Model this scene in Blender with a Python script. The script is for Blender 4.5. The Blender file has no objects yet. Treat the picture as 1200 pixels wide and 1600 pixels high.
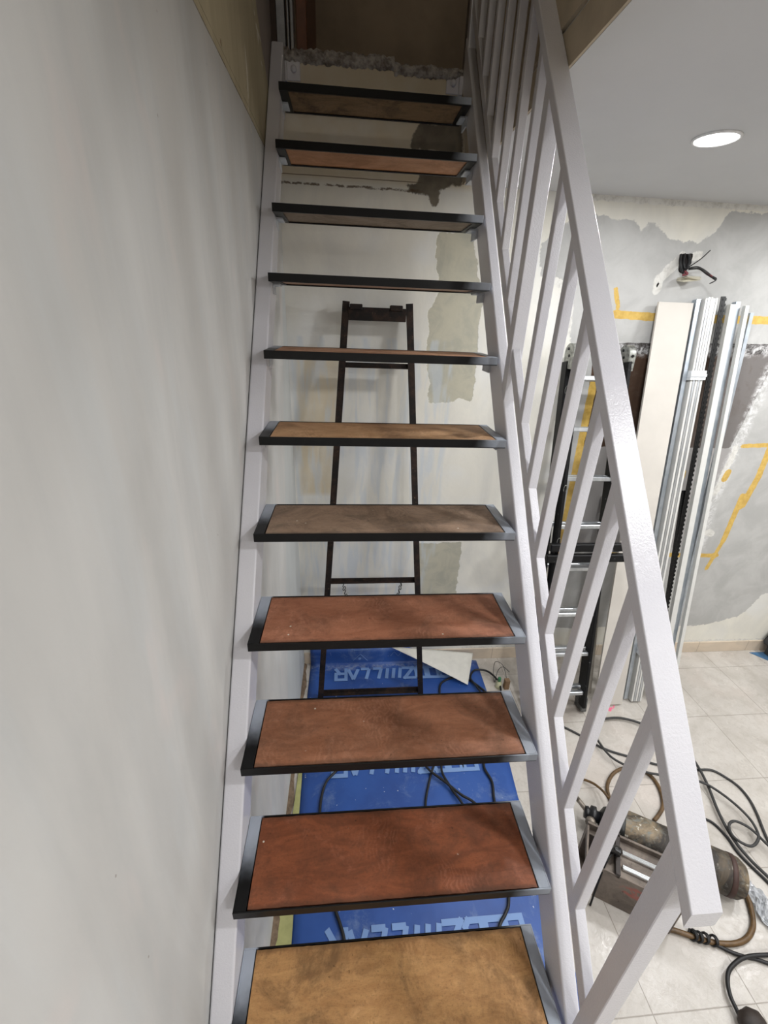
import bpy, bmesh, math, random
import numpy as np
from mathutils import Vector, Matrix

random.seed(7)
rng = np.random.default_rng(11)
S = bpy.context.scene
COL = S.collection

# ------------------------------------------------------------------ camera
cd = bpy.data.cameras.new('camera')
cam = bpy.data.objects.new('camera', cd)
COL.objects.link(cam)
cd.sensor_fit = 'VERTICAL'
cd.sensor_height = 36.0
cd.lens = 15.0347
cd.clip_start = 0.02
cam.matrix_world = Matrix(((0.996254, 0.000166, -0.086474, 0.228757), (-0.078648, 0.417451, -0.905289, -0.136654), (0.035948, 0.908699, 0.415901, 2.096384), (0.000000, 0.000000, 0.000000, 1.000000)))
S.camera = cam

# ------------------------------------------------------------------ exposure, world
S.view_settings.view_transform = 'Standard'
S.view_settings.look = 'None'
S.view_settings.gamma = 1.0
S.view_settings.use_curve_mapping = False
S.view_settings.exposure = 0.1
world = bpy.data.worlds.new('world')
S.world = world
world.use_nodes = True
world.node_tree.nodes['Background'].inputs[0].default_value = (0.6, 0.62, 0.65, 1)
world.node_tree.nodes['Background'].inputs[1].default_value = 0.1

LIGHT_W = 9.3
CEIL = 2.61
DEP = 0.18397         # tread depth
DOWNLIGHTS = [(1.317, 1.39), (1.27, 0.05), (2.43, 1.37), (2.43, 0.03), (1.27, -1.30), (2.43, -1.30), (3.56, 0.03), (3.56, 1.37), (1.27, -2.65)]
UPPER_FILL_W = 8.0
STAIR_FILL_W = 16.0
BACK_FILL_W = 9.0
# added soft fill from behind the camera, coloured like daylight
wl_ = bpy.data.lights.new('added_back_fill', 'AREA')
wl_.shape = 'RECTANGLE'; wl_.size = 2.3; wl_.size_y = 1.5; wl_.energy = BACK_FILL_W; wl_.color = (0.93, 0.96, 1.0)
wo_ = bpy.data.objects.new('added_back_fill', wl_)
COL.objects.link(wo_); wo_.location = (2.45, -3.56, 1.35); wo_.rotation_euler = (math.radians(90), 0, math.radians(180))

# ------------------------------------------------------------------ materials
def lin(c):
    c = c / 255.0
    return c / 12.92 if c <= 0.04045 else ((c + 0.055) / 1.055) ** 2.4

def rgb(r, g, b):
    return (lin(r), lin(g), lin(b), 1.0)

class NT:
    def __init__(s, name, rough=0.5, metal=0.0, spec=0.5):
        s.m = bpy.data.materials.new(name)
        s.m.use_nodes = True
        s.t = s.m.node_tree
        s.b = s.t.nodes['Principled BSDF']
        s.b.inputs['Roughness'].default_value = rough
        s.b.inputs['Metallic'].default_value = metal
        s.b.inputs['Specular IOR Level'].default_value = spec
        s.co = None
    def put(s, sock, v):
        if isinstance(v, bpy.types.NodeSocket):
            s.t.links.new(v, sock)
        elif isinstance(v, (tuple, list)):
            sock.default_value = v if len(v) == len(sock.default_value) else tuple(v)[:len(sock.default_value)]
        else:
            sock.default_value = v
    def obj(s):
        if s.co is None:
            s.co = s.t.nodes.new('ShaderNodeTexCoord').outputs['Object']
        return s.co
    def scale(s, x, y, z):
        n = s.t.nodes.new('ShaderNodeMapping')
        s.t.links.new(s.obj(), n.inputs['Vector'])
        n.inputs['Scale'].default_value = (x, y, z)
        return n.outputs[0]
    def noise(s, sc=5, det=4, rough=0.6, dist=0.0, vec=None):
        n = s.t.nodes.new('ShaderNodeTexNoise')
        s.t.links.new(vec or s.obj(), n.inputs['Vector'])
        n.inputs['Scale'].default_value = sc
        n.inputs['Detail'].default_value = det
        n.inputs['Roughness'].default_value = rough
        n.inputs['Distortion'].default_value = dist
        return n.outputs['Fac']
    def xyz(s):
        n = s.t.nodes.new('ShaderNodeSeparateXYZ')
        s.t.links.new(s.obj(), n.inputs[0])
        return n.outputs
    def math(s, op, a, b=0.0, c=None):
        n = s.t.nodes.new('ShaderNodeMath')
        n.operation = op
        s.put(n.inputs[0], a); s.put(n.inputs[1], b)
        if c is not None: s.put(n.inputs[2], c)
        return n.outputs[0]
    def ramp(s, v, a, b, lo=0.0, hi=1.0):
        n = s.t.nodes.new('ShaderNodeMapRange')
        n.interpolation_type = 'SMOOTHSTEP'
        s.put(n.inputs['Value'], v)
        n.inputs['From Min'].default_value = a
        n.inputs['From Max'].default_value = b
        n.inputs['To Min'].default_value = lo
        n.inputs['To Max'].default_value = hi
        return n.outputs['Result']
    def mix(s, f, a, b):
        n = s.t.nodes.new('ShaderNodeMix')
        n.data_type = 'RGBA'
        s.put(n.inputs['Factor'], f)
        s.put(n.inputs['A'] if 'A' in n.inputs and n.inputs['A'].type == 'RGBA' else n.inputs[6], a)
        s.put(n.inputs[7], b)
        return n.outputs[2]
    def attr(s, name):
        n = s.t.nodes.new('ShaderNodeAttribute')
        n.attribute_name = name
        return n.outputs['Fac']
    def bump(s, h, strength=0.3, dist=0.002):
        n = s.t.nodes.new('ShaderNodeBump')
        n.inputs['Strength'].default_value = strength
        n.inputs['Distance'].default_value = dist
        s.put(n.inputs['Height'], h)
        s.t.links.new(n.outputs[0], s.b.inputs['Normal'])
    def color(s, c):
        s.put(s.b.inputs['Base Color'], c)
        return s.m
    def rough(s, v):
        s.put(s.b.inputs['Roughness'], v)

def plain(name, c, rough=0.5, metal=0.0, var=0.12, sc=25.0, bump=0.0, spec=0.5):
    t = NT(name, rough, metal, spec)
    n = t.noise(sc, 4)
    d = tuple(x * (1 - var * 2.2) for x in c[:3]) + (1,)
    t.color(t.mix(t.ramp(n, 0.3, 0.75), c, d))
    if bump: t.bump(t.noise(sc * 8, 2), bump, 0.001)
    return t.m

M = {}
t = NT('white_railing_paint', 0.24)
c = t.mix(t.ramp(t.noise(3, 3), 0.35, 0.7), rgb(219, 218, 223), rgb(212, 211, 218))
t.bump(t.noise(260, 3, 0.7), 0.55, 0.0011)
M['paint'] = t.color(c)
M['tab'] = plain('pale_grey_primer', rgb(200, 205, 210), 0.5)
M['black_metal'] = plain('black_spray_paint', rgb(16, 16, 17), 0.45, var=0.2, bump=0.2, spec=0.3)

# tread frame: black spray paint that fades out to the pale grey primer near the ends
t = NT('tread_frame_paint', 0.42, spec=0.3)
x, y, z = t.xyz()
n = t.noise(14, 3)
fr = t.ramp(t.math('ADD', x, t.math('MULTIPLY', n, 0.05)), 0.60, 0.68)
bk = t.math('MULTIPLY', t.ramp(t.math('ADD', y, t.math('MULTIPLY', n, 0.08)), 0.09, 0.19), t.ramp(x, 0.034, 0.024))
rt = t.math('MULTIPLY', t.ramp(x, 0.628, 0.636), 0.85)
f = t.math('MAXIMUM', t.math('MAXIMUM', fr, bk), rt)
f = t.math('MULTIPLY', f, t.ramp(z, -0.0225, -0.018))
M['frame'] = t.color(t.mix(f, rgb(12, 12, 13), rgb(172, 180, 192)))

def wood(name, c1, c2, dirt, amt=0.5, sc=1.0, specks=0.0, seed=0.0, edge=0.35):
    t = NT(name, 0.55, spec=0.3)
    mp = t.t.nodes.new('ShaderNodeMapping')
    t.t.links.new(t.obj(), mp.inputs['Vector'])
    mp.inputs['Location'].default_value = (seed, seed * 1.7, 0)
    mp.inputs['Scale'].default_value = (3.0, 11, 4)
    g = t.noise(3.0 * sc, 6, 0.65, 1.2, mp.outputs[0])
    mp2 = t.t.nodes.new('ShaderNodeMapping')
    t.t.links.new(t.obj(), mp2.inputs['Vector'])
    mp2.inputs['Location'].default_value = (seed * 3, seed, 0)
    blot = t.noise(8 * sc, 8, 0.72, 0.8, mp2.outputs[0])
    fine = t.noise(60, 3, 0.7, 0.5, mp2.outputs[0])
    col = t.mix(t.ramp(g, 0.3, 0.7), c1, c2)
    col = t.mix(t.math('MULTIPLY', t.ramp(blot, 0.42, 0.68), amt), col, dirt)
    pale = tuple(min(1, v * 1.35 + 0.05) for v in c1[:3]) + (1,)
    sw = t.noise(5.5, 6, 0.7, 1.6, mp2.outputs[0])
    sw = t.math('MULTIPLY', t.ramp(sw, 0.48, 0.66), t.ramp(fine, 0.35, 0.7))
    col = t.mix(t.math('MULTIPLY', sw, 0.42), col, pale)
    # scuffs and shoe marks: fine ridges inside soft-edged patches
    ridg = t.t.nodes.new('ShaderNodeTexWave'); t.t.links.new(mp2.outputs[0], ridg.inputs['Vector'])
    ridg.inputs['Scale'].default_value = 30; ridg.inputs['Distortion'].default_value = 26; ridg.inputs['Detail'].default_value = 4; ridg.inputs['Detail Scale'].default_value = 0.5
    pat = t.ramp(t.noise(6.5, 3, 0.5, 0.4, mp2.outputs[0]), 0.54, 0.66)
    scf = t.math('MULTIPLY', t.math('MULTIPLY', t.ramp(ridg.outputs['Fac'], 0.45, 0.8), pat), t.ramp(fine, 0.3, 0.6))
    col = t.mix(t.math('MULTIPLY', scf, 0.30), col, pale)
    hf = t.noise(170, 3, 0.7, 0, mp2.outputs[0])
    col = t.mix(t.math('MULTIPLY', t.ramp(hf, 0.52, 0.72), 0.35), col, dirt)
    dots = t.noise(75, 3, 0.6, 0, mp2.outputs[0])
    col = t.mix(t.math('MULTIPLY', t.ramp(dots, 0.68, 0.74), 0.6), col, tuple(v * 0.4 for v in dirt[:3]) + (1,))
    if specks:
        v = t.t.nodes.new('ShaderNodeTexVoronoi')
        t.t.links.new(mp2.outputs[0], v.inputs['Vector'])
        v.inputs['Scale'].default_value = 26
        sp = t.math('MULTIPLY', t.ramp(v.outputs['Distance'], 0.075, 0.05), t.ramp(t.noise(9, 2, 0.5, 0, mp2.outputs[0]), 0.60 - specks, 0.64 - specks))
        col = t.mix(sp, col, rgb(215, 205, 190))
    x, y, z = t.xyz()
    grain = t.noise(30, 5, 0.75, 1.5, mp.outputs[0])
    col = t.mix(t.math('MULTIPLY', t.ramp(grain, 0.45, 0.75), 0.35), col, dirt)
    edge_ = t.math('MINIMUM', t.math('SUBTRACT', y, 0.004), t.math('SUBTRACT', DEP - 0.004, y))
    ed2_ = t.math('ADD', edge_, t.math('MULTIPLY', t.noise(22, 4, 0.7, 0, mp2.outputs[0]), -0.02))
    col = t.mix(t.math('MULTIPLY', t.ramp(ed2_, 0.002, -0.008), 0.6), col, dirt)
    t.bump(fine, 0.25, 0.0008)
    t.rough(t.ramp(blot, 0.3, 0.7, 0.45, 0.68))
    return t.color(col)

def ragged(t, name, amp, sc, soft=0.002, det=5, off=0.0):
    """0..1 mask from a distance attribute, its border broken up by noise"""
    d = t.attr(name)
    n = t.math('SUBTRACT', t.noise(sc, det, 0.65), 0.5)
    v = t.math('ADD', t.math('MULTIPLY_ADD', n, amp, d), off)
    return t.ramp(v, soft, -soft)

# ------------------------------------------------------------------ mesh helpers
def link(name, bm, mat, parent=None, smooth=False, loc=None):
    me = bpy.data.meshes.new(name)
    bmesh.ops.recalc_face_normals(bm, faces=bm.faces)
    bm.to_mesh(me); bm.free()
    if smooth:
        for p in me.polygons: p.use_smooth = True
    if mat is not None: me.materials.append(mat)
    o = bpy.data.objects.new(name, me)
    COL.objects.link(o)
    if loc is not None: o.location = loc
    if parent is not None: o.parent = parent
    return o

def thing(name, label, cat, loc=(0, 0, 0), group=None):
    o = bpy.data.objects.new(name, None)
    COL.objects.link(o)
    o.location = loc
    o.empty_display_size = 0.05
    o['label'] = label; o['category'] = cat
    if group: o['group'] = group
    return o

def tag(o, label, cat, group=None, kind=None):
    o['label'] = label; o['category'] = cat
    if group: o['group'] = group
    if kind: o['kind'] = kind
    return o

def struct(o, label=None):
    o['kind'] = 'structure'
    if label: o['label'] = label
    return o

def bev(bm, w, seg=1):
    if w:
        r = bmesh.ops.bevel(bm, geom=list(bm.edges), offset=w, segments=seg, affect='EDGES', clamp_overlap=True)
        if seg > 1:
            for f in r['faces']: f.smooth = True

def box(bm, x0, x1, y0, y1, z0, z1, mat=None):
    vs = [bm.verts.new((x, y, z)) for x in (x0, x1) for y in (y0, y1) for z in (z0, z1)]
    if mat is not None:
        for v in vs: v.co = mat @ v.co
    q = [(0, 1, 3, 2), (4, 6, 7, 5), (0, 4, 5, 1), (2, 3, 7, 6), (0, 2, 6, 4), (1, 5, 7, 3)]
    for f in q: bm.faces.new([vs[i] for i in f])
    return vs

def B(*boxes, w=0.0, seg=1):
    bm = bmesh.new()
    for b in boxes: box(bm, *b)
    bev(bm, w, seg)
    return bm

def prism_x(bm, pts, x0, x1):
    """polygon in (y, z) pushed from x0 to x1"""
    a = [bm.verts.new((x0, y, z)) for y, z in pts]
    b = [bm.verts.new((x1, y, z)) for y, z in pts]
    n = len(pts)
    bm.faces.new(a); bm.faces.new(b[::-1])
    for i in range(n): bm.faces.new((a[i], b[i], b[(i + 1) % n], a[(i + 1) % n]))

def bar(bm, p, q, sec, up=(1, 0, 0)):
    """extrude the 2D section sec [(u,v)] from p to q; u runs along 'up' made square to the axis"""
    p, q = Vector(p), Vector(q)
    d = (q - p).normalized()
    u = Vector(up); u = (u - d * u.dot(d)).normalized()
    v = d.cross(u)
    a = [bm.verts.new(p + u * s[0] + v * s[1]) for s in sec]
    b = [bm.verts.new(q + u * s[0] + v * s[1]) for s in sec]
    n = len(sec)
    bm.faces.new(a); bm.faces.new(b[::-1])
    for i in range(n): bm.faces.new((a[i], b[i], b[(i + 1) % n], a[(i + 1) % n]))

def rect(w, d): return [(-w / 2, -d / 2), (w / 2, -d / 2), (w / 2, d / 2), (-w / 2, d / 2)]

def smooth_path(pts, k=6):
    P = [Vector(p) for p in pts]
    out = []
    for i in range(len(P) - 1):
        p0 = P[max(i - 1, 0)]; p1 = P[i]; p2 = P[i + 1]; p3 = P[min(i + 2, len(P) - 1)]
        for j in range(k):
            s = j / k
            out.append(0.5 * ((2 * p1) + (p2 - p0) * s + (2 * p0 - 5 * p1 + 4 * p2 - p3) * s * s + (3 * p1 - p0 - 3 * p2 + p3) * s ** 3))
    out.append(P[-1])
    return out

def tube(bm, pts, r, seg=8, k=6, radii=None):
    path = smooth_path(pts, k) if k > 1 else [Vector(p) for p in pts]
    rings = []
    u = None
    for i, p in enumerate(path):
        d = (path[min(i + 1, len(path) - 1)] - path[max(i - 1, 0)]).normalized()
        if u is None:
            u = d.orthogonal().normalized()
        u = (u - d * u.dot(d)).normalized()
        v = d.cross(u)
        rr = r if radii is None else radii[min(int(i / k), len(radii) - 1)] if k > 1 else radii[i]
        rings.append([bm.verts.new(p + (u * math.cos(a) + v * math.sin(a)) * rr) for a in [2 * math.pi * j / seg for j in range(seg)]])
    for a, b in zip(rings, rings[1:]):
        for j in range(seg): bm.faces.new((a[j], a[(j + 1) % seg], b[(j + 1) % seg], b[j]))
    bm.faces.new(rings[0][::-1]); bm.faces.new(rings[-1])

def lathe(bm, prof, p, axis, seg=24):
    """profile [(t, r)] turned about the axis through p"""
    p = Vector(p); d = Vector(axis).normalized(); u = d.orthogonal().normalized(); v = d.cross(u)
    rings = [[bm.verts.new(p + d * t_ + (u * math.cos(a) + v * math.sin(a)) * max(r, 1e-4)) for a in [2 * math.pi * j / seg for j in range(seg)]] for t_, r in prof]
    for a, b in zip(rings, rings[1:]):
        for j in range(seg): bm.faces.new((a[j], a[(j + 1) % seg], b[(j + 1) % seg], b[j]))
    bm.faces.new(rings[0][::-1]); bm.faces.new(rings[-1])

def grid(name, origin, du, dv, nu, nv, mat, thick):
    """flat slab whose front is a fine grid; du, dv are full edge vectors, thick the vector to the back"""
    o = np.array(origin, float); du = np.array(du, float); dv = np.array(dv, float); th = np.array(thick, float)
    U, V = np.meshgrid(np.linspace(0, 1, nu + 1), np.linspace(0, 1, nv + 1), indexing='ij')
    front = o + U[..., None] * du + V[..., None] * dv
    co = front.reshape(-1, 3)
    idx = np.arange((nu + 1) * (nv + 1)).reshape(nu + 1, nv + 1)
    q = np.stack([idx[:-1, :-1], idx[1:, :-1], idx[1:, 1:], idx[:-1, 1:]], -1).reshape(-1, 4)
    rim = list(idx[:, 0]) + list(idx[-1, 1:]) + list(idx[::-1, -1][1:]) + list(idx[0, ::-1][1:-1])
    n0 = len(co)
    back = co[rim] + th
    co = np.vstack([co, back])
    faces = q.tolist()
    m = len(rim)
    for i in range(m):
        j = (i + 1) % m
        faces.append([int(rim[j]), int(rim[i]), n0 + i, n0 + j])
    faces.append([n0 + i for i in range(m)][::-1])
    me = bpy.data.meshes.new(name)
    me.from_pydata(co.tolist(), [], faces)
    me.materials.append(mat)
    me.update()
    ob = bpy.data.objects.new(name, me)
    COL.objects.link(ob)
    return ob, co

def sd_cap(P, pts, r):
    d = np.full(len(P), 9.0)
    for a, b in zip(pts, pts[1:]):
        a = np.array(a, float)[:2]; b = np.array(b, float)[:2]
        ab = b - a
        h = np.clip(((P - a) @ ab) / max(ab @ ab, 1e-9), 0, 1)
        d = np.minimum(d, np.linalg.norm(P - a - h[:, None] * ab, axis=1) - r)
    return d

def sd_poly(P, pts):
    v = np.array(pts, float)[:, :2]
    n = len(v)
    d = np.full(len(P), 81.0); s = np.ones(len(P))
    j = n - 1
    for i in range(n):
        e = v[j] - v[i]; w = P - v[i]
        b = w - e * np.clip((w @ e) / (e @ e), 0, 1)[:, None]
        d = np.minimum(d, (b * b).sum(1))
        c1 = P[:, 1] >= v[i][1]; c2 = P[:, 1] < v[j][1]; c3 = e[0] * w[:, 1] > e[1] * w[:, 0]
        flip = (c1 & c2 & c3) | (~c1 & ~c2 & ~c3)
        s = np.where(flip, -s, s)
        j = i
    return s * np.sqrt(d)

def attrs(ob, P, layers):
    for k, shapes in layers.items():
        d = np.full(len(P), 9.0)
        for sh in shapes:
            if sh[0] == 'cap': d = np.minimum(d, sd_cap(P, sh[1], sh[2]))
            else: d = np.minimum(d, sd_poly(P, sh[1]))
        a = ob.data.attributes.new(k, 'FLOAT', 'POINT')
        a.data.foreach_set('value', d.astype(np.float32))

# ================================================================== THE ROOM
XW = -0.0475          # left wall
YW = 2.042            # back wall
XR, YN = 4.3, -3.6    # far right wall, wall behind the camera
UP = 3.0              # upper floor level
TOP = 5.3             # upper ceiling

# ---- floor
TP = 0.3748
t = NT('cream_floor_tiles', 0.22)
x, y, z = t.xyz()
def grout(v, off):
    m_ = t.math('FRACT', t.math('DIVIDE', t.math('SUBTRACT', v, off - 40 * TP), TP))
    return t.math('MINIMUM', m_, t.math('SUBTRACT', 1.0, m_))
g = t.math('MINIMUM', grout(x, 1.2515), grout(y, 0.387))
gm = t.ramp(g, 0.0055, 0.003)
c = t.mix(t.ramp(t.noise(3.2, 6, 0.6, 1.5), 0.35, 0.7), rgb(198, 193, 186), rgb(182, 176, 168))
c = t.mix(t.math('MULTIPLY', t.ramp(t.noise(30, 6, 0.75, 1.0), 0.45, 0.7), 0.45), c, rgb(168, 160, 150))
c = t.mix(t.math('MULTIPLY', t.ramp(t.noise(1.3, 3), 0.5, 0.7), 0.25), c, rgb(222, 205, 195))
c = t.mix(ragged(t, 'pink', 0.006, 60, 0.0015), c, rgb(225, 110, 140))
c = t.mix(t.math('MULTIPLY', ragged(t, 'dirt', 0.05, 9, 0.03), 0.35), c, rgb(120, 105, 90))
c = t.mix(t.math('MULTIPLY', gm, 0.75), c, rgb(140, 132, 122))
t.bump(t.math('ADD', t.math('MULTIPLY', gm, -1.0), t.math('MULTIPLY', t.noise(48, 5, 0.65, 1.5), 1.4)), 0.5, 0.0014)
t.rough(t.ramp(t.noise(6, 4), 0.3, 0.7, 0.16, 0.32))
ob, co = grid('floor', (XW, YN, 0), (XR - XW, 0, 0), (0, YW - YN, 0), 290, 376, t.color(c), (0, 0, -0.12))
attrs(ob, co[:, :2], {
    'pink': [('cap', [(1.8314, 1.6436, 0.0000), (1.7954, 1.6028, 0.0000), (1.7915, 1.5754, 0.0000), (1.8377, 1.6055, 0.0000)], 0.006), ('cap', [(1.8247, 1.6391, 0.0000), (1.8558, 1.6569, 0.0000), (1.8485, 1.6238, 0.0000)], 0.005)],
    'dirt': [('cap', [(1.3604, 0.6232, 0.0000), (1.6048, 0.5329, 0.0000)], 0.03), ('cap', [(1.6337, 1.6339, 0.0000), (1.4159, 1.5532, 0.0000)], 0.06)],
})
struct(ob)

# ---- left wall
t = NT('white_skim_plaster', 0.75, spec=0.25)
x, y, z = t.xyz()
st = t.noise(2.2, 5, 0.6, 0.5, t.scale(1, 3.2, 0.55))
c = t.mix(t.ramp(st, 0.35, 0.7), rgb(200, 199, 196), rgb(190, 190, 188))
st2 = t.noise(2.6, 4, 0.55, 0.4, t.scale(1, 5.0, 0.9))
c = t.mix(t.math('MULTIPLY', t.ramp(st2, 0.45, 0.8), 0.4), c, rgb(202, 206, 207))
c = t.mix(t.math('MULTIPLY', t.ramp(t.noise(3.5, 3, 0.5, 0.3, t.scale(1, 2.5, 1.1)), 0.58, 0.76), 0.4), c, rgb(214, 203, 198))
v = t.t.nodes.new('ShaderNodeTexVoronoi'); t.t.links.new(t.scale(1, 1.6, 1), v.inputs['Vector']); v.inputs['Scale'].default_value = 9
c = t.mix(t.math('MULTIPLY', t.ramp(v.outputs['Distance'], 0.028, 0.016), 0.55), c, rgb(120, 108, 98))
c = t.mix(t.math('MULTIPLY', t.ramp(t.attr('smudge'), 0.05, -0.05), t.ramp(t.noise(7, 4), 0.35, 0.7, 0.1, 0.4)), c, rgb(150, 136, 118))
c = t.mix(t.math('MULTIPLY', ragged(t, 'under', 0.01, 8, 0.01), 0.5), c, rgb(184, 190, 190))
# older cream plaster above the joint
old = t.mix(t.ramp(t.noise(4, 5, 0.6, 0.6, t.scale(1, 2.5, 0.8)), 0.3, 0.7), rgb(196, 186, 158), rgb(178, 168, 140))
old = t.mix(t.math('MULTIPLY', t.ramp(v.outputs['Distance'], 0.05, 0.02), 0.8), old, rgb(95, 80, 62))
old = t.mix(ragged(t, 'rough', 0.03, 18, 0.004), old, rgb(168, 158, 152))
c = t.mix(t.ramp(z, 2.6015, 2.6035), c, old)
c = t.mix(t.math('MULTIPLY', ragged(t, 'scrape', 0.016, 30, 0.002), 0.85), c, rgb(225, 220, 208))
jn = t.math('SUBTRACT', t.math('ADD', z, t.math('MULTIPLY', t.noise(6, 3), 0.004)), 2.604)
j1 = t.ramp(t.math('ABSOLUTE', jn), 0.0026, 0.0008)
j2 = t.math('MULTIPLY', t.ramp(t.math('ABSOLUTE', t.math('SUBTRACT', jn, 0.018)), 0.0018, 0.0004), 0.7)
c = t.mix(t.math('MULTIPLY', t.math('MAXIMUM', j1, j2), t.ramp(t.noise(14, 4), 0.25, 0.6, 0.3, 0.9)), c, rgb(92, 80, 66))
c = t.mix(t.math('MULTIPLY', ragged(t, 'rust', 0.016, 60, 0.002), 0.7), c, rgb(105, 72, 55))
t.bump(t.math('ADD', t.noise(40, 4), t.math('MULTIPLY', t.noise(5, 3), 2.0)), 0.25, 0.002)
ob, co = grid('wall_left', (XW, YN, 0), (0, YW - YN, 0), (0, 0, TOP), 280, 266, t.color(c), (-0.12, 0, 0))
attrs(ob, co[:, 1:], {
    'rough': [('poly', [(1.69, 2.99), (1.80, 2.87), (1.93, 2.80), (1.96, 2.78), (2.1, 2.78), (2.1, 3.4), (1.60, 3.4)])],
    'scrape': [('cap', [(1.4682, 2.7628), (1.4817, 2.7037), (1.4648, 2.6298), (1.4721, 2.5686)], 0.008), ('cap', [(1.6665, 2.9303), (1.6965, 2.8890), (1.7788, 2.8804)], 0.008), ('cap', [(1.7094, 2.8947), (1.7288, 2.8446), (1.7867, 2.8216)], 0.006),
               ('cap', [(0.8803, 2.3640), (0.8829, 2.3534)], 0.005), ('cap', [(0.9424, 2.2348), (0.9391, 2.2172)], 0.005)],
    'rust': [('cap', [(1.1882, 2.6010), (1.1983, 2.5985)], 0.008), ('cap', [(1.1710, 2.6338), (1.1806, 2.6317)], 0.006), ('cap', [(1.2481, 2.6303), (1.2524, 2.6263)], 0.006)],
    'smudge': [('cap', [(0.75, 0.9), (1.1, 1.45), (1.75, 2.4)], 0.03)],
    'under': [('poly', [(1.2, 0.0), (1.98, 2.25), (2.1, 2.25), (2.1, 0.0)])],
})
struct(ob)

# ---- back wall
t = NT('patched_back_wall', 0.8, spec=0.2)
x, y, z = t.xyz()
c = t.mix(t.ramp(t.noise(3, 5, 0.6, 0.8, t.scale(1.6, 1, 0.7)), 0.3, 0.72), rgb(230, 227, 216), rgb(216, 214, 206))
c = t.mix(t.math('MULTIPLY', t.ramp(t.noise(2.4, 4, 0.5, 0.5), 0.45, 0.7), 0.5), c, rgb(226, 229, 231))
c = t.mix(t.math('MULTIPLY', t.math('MULTIPLY', ragged(t, 'cream', 0.02, 3, 0.02), t.ramp(t.noise(5, 4), 0.25, 0.65, 0.5, 1.0)), 0.75), c, rgb(206, 190, 158))
c = t.mix(t.math('MULTIPLY', ragged(t, 'skim', 0.08, 14, 0.003, 8), 1.0), c, t.mix(t.ramp(t.noise(6, 5, 0.6, 0.5), 0.3, 0.7), rgb(190, 190, 188), rgb(174, 174, 172)))
c = t.mix(ragged(t, 'cement', 0.05, 16, 0.003), c, t.mix(t.ramp(t.noise(9, 4, 0.6, 1.0), 0.35, 0.7), rgb(190, 186, 168), rgb(174, 172, 158)))
c = t.mix(ragged(t, 'darkcement', 0.05, 18, 0.004), c, t.mix(t.ramp(t.noise(12, 4), 0.3, 0.7), rgb(128, 120, 106), rgb(104, 97, 86)))
c = t.mix(t.math('MULTIPLY', ragged(t, 'lowgrey', 0.01, 10, 0.006), 0.85), c, rgb(160, 157, 156))
brown = t.mix(t.ramp(t.math('ADD', x, t.math('MULTIPLY', t.noise(5, 4), 0.3)), 2.15, 2.5), rgb(78, 60, 48), rgb(116, 112, 110))
brown = t.mix(t.math('MULTIPLY', t.ramp(t.noise(10, 5, 0.7, 1.5), 0.5, 0.75), 0.4), brown, rgb(96, 84, 76))
c = t.mix(ragged(t, 'brown', 0.012, 20, 0.002), c, brown)
sp = t.math('MULTIPLY', ragged(t, 'splash', 0.06, 22, 0.02), t.ramp(t.noise(26, 8, 0.8, 0.6), 0.40, 0.62, 0.0, 0.9))
c = t.mix(t.math('MULTIPLY', ragged(t, 'splashbase', 0.01, 30, 0.002), 1.0), c, rgb(70, 66, 64))
c = t.mix(sp, c, rgb(228, 228, 228))
c = t.mix(t.math('MULTIPLY', ragged(t, 'white', 0.03, 25, 0.003), 0.95), c, t.mix(t.ramp(t.noise(40, 5, 0.7), 0.4, 0.7), rgb(222, 221, 216), rgb(196, 194, 188)))
c = t.mix(t.math('MULTIPLY', ragged(t, 'tape', 0.012, 30, 0.001), 0.95), c, t.mix(t.ramp(t.noise(40, 4), 0.3, 0.7), rgb(214, 180, 96), rgb(196, 160, 78)))
c = t.mix(t.math('MULTIPLY', ragged(t, 'hole', 0.012, 60, 0.001), 1.0), c, rgb(28, 24, 24))
c = t.mix(t.math('MULTIPLY', ragged(t, 'cracks', 0.012, 50, 0.0015), 0.8), c, rgb(92, 78, 62))
cz = t.math('ADD', z, t.math('MULTIPLY', t.noise(9, 4), 0.006))
k1 = t.ramp(t.math('ABSOLUTE', t.math('SUBTRACT', cz, 2.612)), 0.0024, 0.0006)
k2 = t.math('MULTIPLY', t.ramp(t.math('ABSOLUTE', t.math('SUBTRACT', t.math('ADD', z, t.math('MULTIPLY', t.noise(22, 5, 0.7), 0.024)), 2.592)), 0.006, 0.002), t.ramp(t.noise(26, 4), 0.40, 0.52))
c = t.mix(t.math('MULTIPLY', t.math('MULTIPLY', t.math('MAXIMUM', k1, k2), t.ramp(x, 0.56, 0.50)), 0.85), c, rgb(96, 78, 60))
c = t.mix(t.math('MULTIPLY', t.math('MULTIPLY', ragged(t, 'smear', 0.01, 20, 0.01), t.ramp(t.noise(6, 3, 0.5, 0.5, t.scale(4, 1, 0.6)), 0.45, 0.65)), 0.5), c, rgb(196, 206, 216))
t.bump(t.math('ADD', t.noise(45, 4), t.math('MULTIPLY', ragged(t, 'cement', 0.05, 16, 0.003), -2.5)), 0.3, 0.002)
ob, co = grid('wall_back', (XW - 0.1, YW, 0), (XR - XW + 0.1, 0, 0), (0, 0, 2.955), 360, 240, t.color(c), (0, 0.1, 0))
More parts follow.
